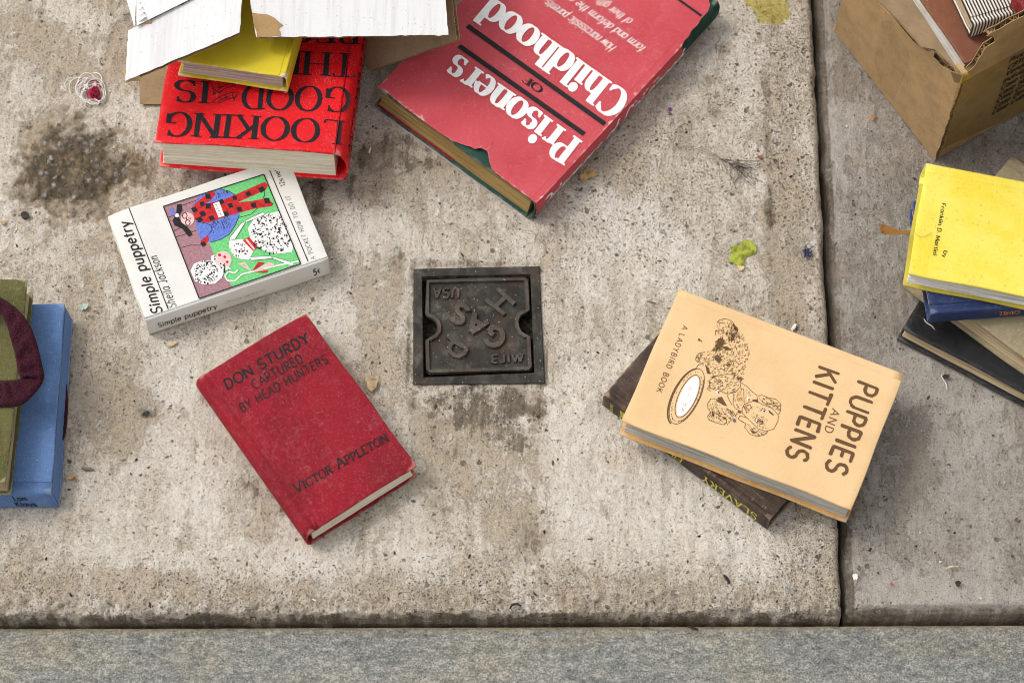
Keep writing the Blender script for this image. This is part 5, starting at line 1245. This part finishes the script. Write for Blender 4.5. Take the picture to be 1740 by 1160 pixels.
# ---------------------------------------------------------------- litter on the pavement
def ground_z(px, py):
    return 0.0005
def flake(name, px, label, cat, mat, h=.0012, lift=.0008, curl=.0015, group=None, z=0., jag=.0002, lump=.00015):
    pts = [at(x, y, z) for x, y in px]; c = sum(pts, Vector())/len(pts); c.z = z; rr = random.Random(len(label))
    Q = []
    for i in range(len(pts)):
        a, b = pts[i], pts[(i+1) % len(pts)]
        for q in range(4): v = a.lerp(b, q/4) - c; Q.append(Vector((v.x + rr.gauss(0, jag), v.y + rr.gauss(0, jag), 0)))
    n = len(Q); rad = max(q.length for q in Q); V = []; F = []
    rings = (1., .66, .33)
    for s_ in (1, 0):
        for r in rings:
            for q in Q: V.append(Vector((q.x*r, q.y*r, lift + curl*((q.x*r/rad)**2 - .3*(q.y*r/rad)) + rr.gauss(0, lump) + (h if s_ else 0)*(.5 + .5*(1-r*.8)))))
        V.append(Vector((0, 0, lift + (h if s_ else 0))))
    m = len(rings)*n + 1
    for s_ in (0, 1):
        o_ = s_*m
        for k in range(len(rings)-1):
            for i in range(n): j = (i+1) % n; F.append((o_+k*n+i, o_+k*n+j, o_+k*n+n+j, o_+k*n+n+i))
        for i in range(n): j = (i+1) % n; F.append((o_+(len(rings)-1)*n+i, o_+(len(rings)-1)*n+j, o_+m-1))
    for i in range(n): j = (i+1) % n; F.append((i, j, m+j, m+i))
    mn = min(v.z for v in V)
    o = obj(name, fix(mesh(name, [v - Vector((0, 0, min(0, mn))) for v in V], F)), None, [mat]); o.location = c + Vector((0, 0, .0003)); return tag(o, label, cat, group)
LF = plain('yellow_green_leaf', (.29, .32, .045), .6, .35, 160, .25); CRM = plain('cream_wood', (.66, .52, .30), .8, .15, 200); TW = plain('tan_wood', (.50, .34, .15), .8, .25, 250); DK = plain('dark_bark', (.05, .038, .03), .9, .3, 300, .6); ST = plain('dry_straw', (.62, .53, .34), .7, .2, 300)
STN = plain('dark_stone', (.055, .052, .042), .8, .4, 300, .5); STG = plain('tan_stone', (.46, .33, .19), .85, .25, 200, .5); ORG = plain('orange_chip', (.50, .22, .07), .8, .2, 300); PUR = plain('purple_chip', (.22, .05, .20), .7, .1); BLF = plain('navy_fluff', (.035, .04, .10), .95, .3, 900); WHF = plain('white_scrap', (.80, .77, .70), .8, .1); RDC = plain('brick_red_chip', (.45, .13, .06), .8, .2, 300); GLS = plain('pale_green_glass', (.42, .49, .42), .25, .05)
E3 = crop(1100, 180, 3.867); E9 = crop(900, 60, 3.6235); E5 = crop(560, 360, 3.625); LB = crop(80, 560, 3.413)
flake('leaf_fragment', [E3(*p) for p in ((540, 932), (598, 915), (622, 918), (622, 888), (650, 883), (688, 896), (716, 930), (712, 972), (680, 988), (650, 1000), (632, 1022), (640, 1048), (610, 1055), (575, 1046), (556, 1032), (535, 1028), (544, 985), (556, 958))], 'yellow green torn leaf piece lying right of the dust-jacketed book', 'leaf', LF, .0005, .0006, .0008, lump=.00003)
flake('wood_flake', [E3(*p) for p in ((585, 1050), (632, 1058), (630, 1080), (612, 1088), (592, 1070))], 'tiny cream flake at the tip of the yellow green leaf', 'flake', CRM, .0008)
flake('wood_flake', [E9(*p) for p in ((303, 878), (330, 862), (340, 826), (372, 838), (398, 845), (420, 868), (400, 886), (365, 888), (340, 902), (318, 914), (312, 892))], 'crumpled tan wood flake beside the spine of the dust-jacketed book', 'flake', TW, .0012, .001, .004)
flake('pebble', [E5(*p) for p in ((225, 1042), (262, 1012), (298, 1045), (290, 1085), (262, 1115), (235, 1095))], 'flat orange tan stone between the crimson book and the gas cover', 'stone', STG, .0018)
flake('wood_flake', [LB(*p) for p in ((690, 104), (712, 74), (748, 70), (756, 84), (728, 100))], 'cream wood chip below the corner of the white paperback', 'flake', CRM, .0018)
flake('wood_flake', [LB(*p) for p in ((118, 868), (130, 848), (158, 838), (164, 852), (146, 872))], 'tan wood chip right of the sky blue book, next to a red crumb', 'flake', TW, .0018)
flake('red_crumb', [LB(*p) for p in ((158, 862), (168, 856), (172, 876), (162, 884))], 'small red crumb beside the tan chip', 'crumb', RDC, .001)
flake('wood_flake', [LB(*p) for p in ((66, 708), (92, 698), (98, 712), (78, 718))], 'orange chip just below the maroon strap end', 'flake', ORG, .0012)
flake('green_scrap', [LB(*p) for p in ((56, 786), (66, 782), (84, 796), (70, 800))], 'dark green scrap at the edge of the sky blue book', 'scrap', plain('dark_green_scrap', (.05, .10, .05)), .001)
flake('pebble', [LB(*p) for p in ((552, 500), (570, 478), (590, 476), (596, 488), (578, 502))], 'dark grey stone chip in a brown patch left of the crimson book', 'stone', STN, .0018)
flake('pebble', [(36, 366), (38, 362), (44, 361), (49, 364), (50, 370), (45, 374), (38, 373)], 'round dark stone at the left under the broken hollow', 'stone', STN, .002)
flake('pebble', [(2, 378), (7, 376), (11, 379), (8, 384), (3, 383)], 'small orange stone at the left edge of the slab', 'stone', STG, .0012)
flake('glass_chip', [(134, 522), (143, 516), (151, 519), (147, 526), (139, 529)], 'pale green flat glass chip above the sky blue book', 'glass', GLS, .0008)
flake('seed', [(152, 533), (157, 534), (158, 539), (153, 538)], 'brown seed just below the green glass chip', 'seed', TW, .0015)
flake('wood_flake', [(1479, 205), (1481, 198), (1487, 197), (1484, 207)], 'orange brown chip on the grey slab left of the cardboard box', 'flake', ORG, .0008)
flake('red_crumb', [(1286, 267), (1293, 265), (1296, 268), (1288, 271)], 'brick red splinter below the yellow paint spot, beside the dark stem', 'crumb', RDC, .0008)
flake('purple_chip', [(1135, 185), (1140, 184), (1142, 188), (1137, 191)], 'purple crumb right of the dust-jacketed book', 'crumb', PUR, .0008)
flake('pebble', [(1622, 990), (1628, 987), (1633, 991), (1630, 997), (1624, 996)], 'brown pebble at the bottom right, below the straw with a seed', 'stone', DK, .002)
flake('pebble', [(1474, 936), (1478, 931), (1482, 932), (1479, 938)], 'small brown crumb on the grey slab below the tan book', 'stone', DK, .0012)
flake('pebble', [(1511, 992), (1514, 989), (1517, 993), (1513, 996)], 'small red crumb on the lower corner of the grey slab', 'crumb', RDC, .0012)
flake('white_scrap', [(1343, 560), (1350, 551), (1353, 552), (1351, 558), (1346, 564)], 'white scrap at the upper edge of the tan book', 'scrap', WHF, .001)
flake('bird_dropping', [(1448, 978), (1453, 974), (1457, 978), (1456, 985), (1450, 986)], 'round white spot at the left edge of the grey slab', 'spot', WHF, .0006)
flake('pebble', [(1640, 555), (1644, 552), (1648, 555), (1645, 558)], 'dusty fleck on the grey slab', 'stone', STG, .001) if False else None
def twig(name, label, cat, pts, r, mat, group=None):
    P = [at(*p) for p in pts]; Q = []
    for i in range(len(P)-1):
        for q in range(5): Q.append(P[i].lerp(P[i+1], q/5))
    Q.append(P[-1]); b = P[0].copy(); b.z = 0
    o = tubes(name, [Q], lambda t: r*(1 - .35*abs(2*t-1)), mat, base=b); return tag(o, label, cat, group)
twig('straw', 'pale straw on the slab right of the sky blue book', 'straw', [(154, 592, .001), (158, 596, .0025), (163, 602, .001)], .0008, ST)
twig('straw', 'long pale straw above the olive book', 'straw', [(48, 405, .0008), (55, 412, .0012), (62, 416, .001), (70, 420, .0008)], .0006, ST)
twig('straw', 'pale straw with a seed at the lower right of the grey slab', 'straw', [(1607, 966, .001), (1615, 962, .003), (1626, 962, .003), (1636, 961, .0012)], .0007, ST)
twig('straw', 'short cream straw below the dark stone chip, left of the crimson book', 'straw', [LB(500, 712) + (.001,), LB(512, 722) + (.0015,), LB(524, 728) + (.001,)], .0008, ST)
twig('twig', 'grey brown twig right of the sky blue book', 'twig', [LB(200, 800) + (.0012,), LB(230, 808) + (.0016,), LB(270, 810) + (.0012,)], .0015, plain('grey_bark', (.20, .16, .12), .9, .3, 400))
twig('twig', 'reddish brown twig right of the gas cover', 'twig', [(1099, 512, .001), (1106, 513.5, .0012), (1114, 515, .0008)], .0006, plain('brown_bark', (.25, .13, .06)))
twig('twig', 'curled dark twig on the lower edge of the pale slab', 'twig', [(866, 1034, .001), (870, 1027, .002), (878, 1025, .002), (886, 1029, .001)], .0011, DK)
twig('twig', 'dark bit at the lower edge of the pale slab, below the dark leather book', 'twig', [(1230, 976, .001), (1235, 982, .001), (1240, 991, .0008)], .0013, DK)
twig('twig', 'dark sliver lying over the edge of the granite kerb', 'twig', [(1169, 1064, -.012), (1177, 1066, -.0135), (1186, 1069, -.0145)], .0011, DK)
twig('white_scrap', 'white splinter on the slab right of the scarlet book', 'scrap', [(627, 260, .001), (630, 250, .0015)], .0010, WHF)
twig('white_scrap', 'white splinter on the scarlet cover just below the small yellow book', 'scrap', [(366, 138, .0655), (370, 130, .0657)], .0007, WHF)
twig('hair', 'curved pale hair on the bright yellow cover', 'hair', [(1553, 393, .0795), (1562, 402, .0795), (1572, 402, .0795), (1583, 395, .0795)], .00018, plain('pale_hair', (.45, .33, .10)))
twig('fibre', 'thin white fibre on the black book cover', 'fibre', [(1570, 542, .0172), (1575, 549, .0178), (1583, 553, .0175), (1588, 560, .0172)], .0004, WHF)
twig('fibre', 'white curled fibre on the grey slab between the tan book and the stack', 'fibre', [(1599, 637, .001), (1603, 645, .0012), (1608, 652, .001), (1609, 661, .001)], .0005, WHF)
flake('wood_flake', [(1600, 642), (1604, 637), (1613, 638), (1612, 643), (1604, 645)], 'dark husk beside the white curled fibre', 'flake', DK, .001)
# dry black stem with frayed head
Ls = []
for off, w_ in ((0, 1), (1.6, .8)):
    Ls.append([at(*p) for p in ((1142, 252 + off*2, .001), (1155, 248.5 + off, .0025), (1170, 248.5 + off, .003), (1185, 250 + off*2, .003), (1203, 256 + off*2.4, .0025), (1218, 264 + off*1.5, .002), (1232, 274 + off, .0015), (1250, 281 + off*2, .0015), (1268, 285 + off, .0015), (1283, 286, .001), (1292, 285, .001))])
for i in range(40):
    x0, y0 = rnd.choice(((1225, 270), (1240, 278), (1262, 284), (1278, 286))); x1, y1 = rnd.uniform(1232, 1298), rnd.uniform(272, 322)
    if y1 > 292 and x1 < 1245: continue
    Ls.append([at(x0, y0, .0016), at((x0+x1)/2 + rnd.uniform(-5, 5), (y0+y1)/2 + rnd.uniform(-4, 4), rnd.uniform(.001, .003)), at(x1, y1, .001)])
HAIRM = plain('black_stem', (.075, .066, .056), .8)
o = tubes('dry_stem', Ls, .00015, HAIRM, base=at(1142, 252, 0)); tag(o, 'thin black dry stem with a frayed head on the slab right of the dust-jacketed book', 'dry stem')
# fluff
Ls = []
for i in range(26):
    a, b = (rnd.gauss(1372, 4), rnd.gauss(430, 5)), (rnd.gauss(1373, 5), rnd.gauss(430, 6)); Ls.append([at(*a, rnd.uniform(.0006, .002)), at((a[0]+b[0])/2 + rnd.gauss(0, 3), (a[1]+b[1])/2 + rnd.gauss(0, 3), .002), at(*b, rnd.uniform(.0006, .002))])
o = tubes('fluff', Ls, .0003, BLF, base=at(1372, 430, 0)); tag(o, 'small navy blue tuft of fluff near the right edge of the pale slab', 'fluff')
# tangle of thread
tg = empty('thread_tangle', Matrix.Translation(at(157, 153, 0)), 'tangled white and crimson thread on the slab left of the carton', 'thread'); tb = at(157, 153, 0)
WT = plain('white_thread', (.80, .76, .71), .8, .06); RT = plain('crimson_thread', (.36, .006, .045), .7, .2, 600)
T7 = crop(100, 100, 11.6)
def loop(cx, cy, rx, ry, rot, a0, a1, z=.0015, n=34, wob=.06):
    P = []; p1, p2, p3 = (rnd.uniform(0, 6) for _ in range(3))
    for i in range(n+1):
        a = R(a0 + (a1-a0)*i/n); k_ = 1 + wob*math.sin(2*a + p1) + wob*.6*math.sin(3*a + p2); x, y = rx*k_*math.cos(a), ry*k_*math.sin(a)
        P.append(at(*T7(cx + x*math.cos(rot) - y*math.sin(rot), cy + x*math.sin(rot) + y*math.cos(rot)), z + .0014*(1 + math.sin(2*a + p3))))
    return P
Ls = [loop(560, 450, 180, 160, 0, 170, 400), loop(330, 540, 200, 180, .3, 150, 330), loop(420, 560, 220, 200, 0, 140, 300), loop(700, 640, 225, 235, .4, 20, 380), loop(680, 690, 235, 180, -.4, 0, 330), loop(640, 620, 290, 260, .2, 60, 300), loop(700, 560, 160, 130, 0, 160, 400), loop(620, 730, 190, 110, .2, 30, 240), loop(650, 880, 150, 70, -.2, 130, 420), loop(800, 720, 120, 110, 0, -60, 150),
      loop(460, 600, 130, 100, .5, 0, 330), loop(560, 560, 150, 170, .8, 100, 350), loop(640, 700, 270, 200, .1, 200, 380), loop(720, 430, 130, 150, 0, 250, 420), loop(560, 700, 120, 150, 0, 60, 250), loop(730, 780, 190, 110, -.3, 20, 200), loop(500, 640, 170, 130, 1.2, 0, 300), loop(600, 480, 90, 120, .3, 0, 280)]
Ls.append([at(*T7(*p), .0012) for p in ((50, 540), (80, 590), (130, 625), (170, 640))]); Ls.append([at(*T7(*p), .0012) for p in ((375, 560), (360, 470), (400, 400), (460, 360))])
tubes('white_thread', Ls, .00042, WT, tg, 5, tb)
Ls = [loop(700, 665, 70 + 6*i, 75 + 5*i, .5 + .1*i, 0, 360, .0030 - .0002*i, 24, .08) for i in range(7)] + [loop(660, 660, 20 + 8*i, 80, .15*i, 0, 360, .0035, 20, .05) for i in range(4)] + [loop(735, 660, 40, 90, -.3, 0, 360, .0036, 20, .05)]
Ls += [[at(*T7(*p), .0026) for p in q] for q in (((510, 575), (545, 620), (560, 700), (580, 780)), ((500, 505), (570, 470), (640, 435), (720, 425), (790, 470)), ((360, 505), (410, 450), (420, 410), (460, 380)), ((370, 560), (410, 545)), ((790, 515), (830, 560), (840, 630)), ((840, 560), (835, 620)), ((600, 845), (700, 825), (780, 810), (830, 775)), ((690, 830), (760, 795), (830, 770)), ((580, 890), (640, 875), (690, 870)))]
tubes('crimson_thread', Ls, .00052, RT, tg, 5, tb)

# uncountable grit
def gritmat():
    n = NT('grit_mix', .9, .2); gi = n.t.nodes.new('ShaderNodeNewGeometry'); r_ = gi.outputs['Random Per Island']
    return n.done(n.ramp(r_, [(.0, (.035, .028, .022)), (.42, (.10, .075, .05)), (.55, (.30, .22, .13)), (.72, (.52, .45, .34)), (.88, (.76, .72, .66)), (1, (.42, .2, .09))]))
V = []; F = []
for i in range(1500):
    x, y = rnd.uniform(-20, 1760), rnd.uniform(-20, 1035)
    if 700 < x < 928 and 452 < y < 655 and rnd.random() < .85: continue
    if abs(x - (1384 + y*.05)) < 18: continue
    c = at(x, y, .0004 if x < 1385 else -.0014); s_ = .00028 + .00085*rnd.random()**3; el = 1 + 2.2*rnd.random()**3; a = rnd.uniform(0, 3.14); b0 = len(V)
    for q in range(5): t = q*1.2566 + rnd.uniform(-.3, .3); u, v = s_*el*math.cos(t), s_*math.sin(t); V.append(c + Vector((u*math.cos(a) - v*math.sin(a), u*math.sin(a) + v*math.cos(a), 0)))
    V.append(c + Vector((0, 0, s_*1.1)))
    F += [(b0+q, b0+(q+1) % 5, b0+5) for q in range(5)]
o = obj('grit', mesh('grit', V, F), None, [gritmat()]); tag(o, 'loose grit, crumbs and sand grains scattered over the slabs', 'grit', None, 'stuff')
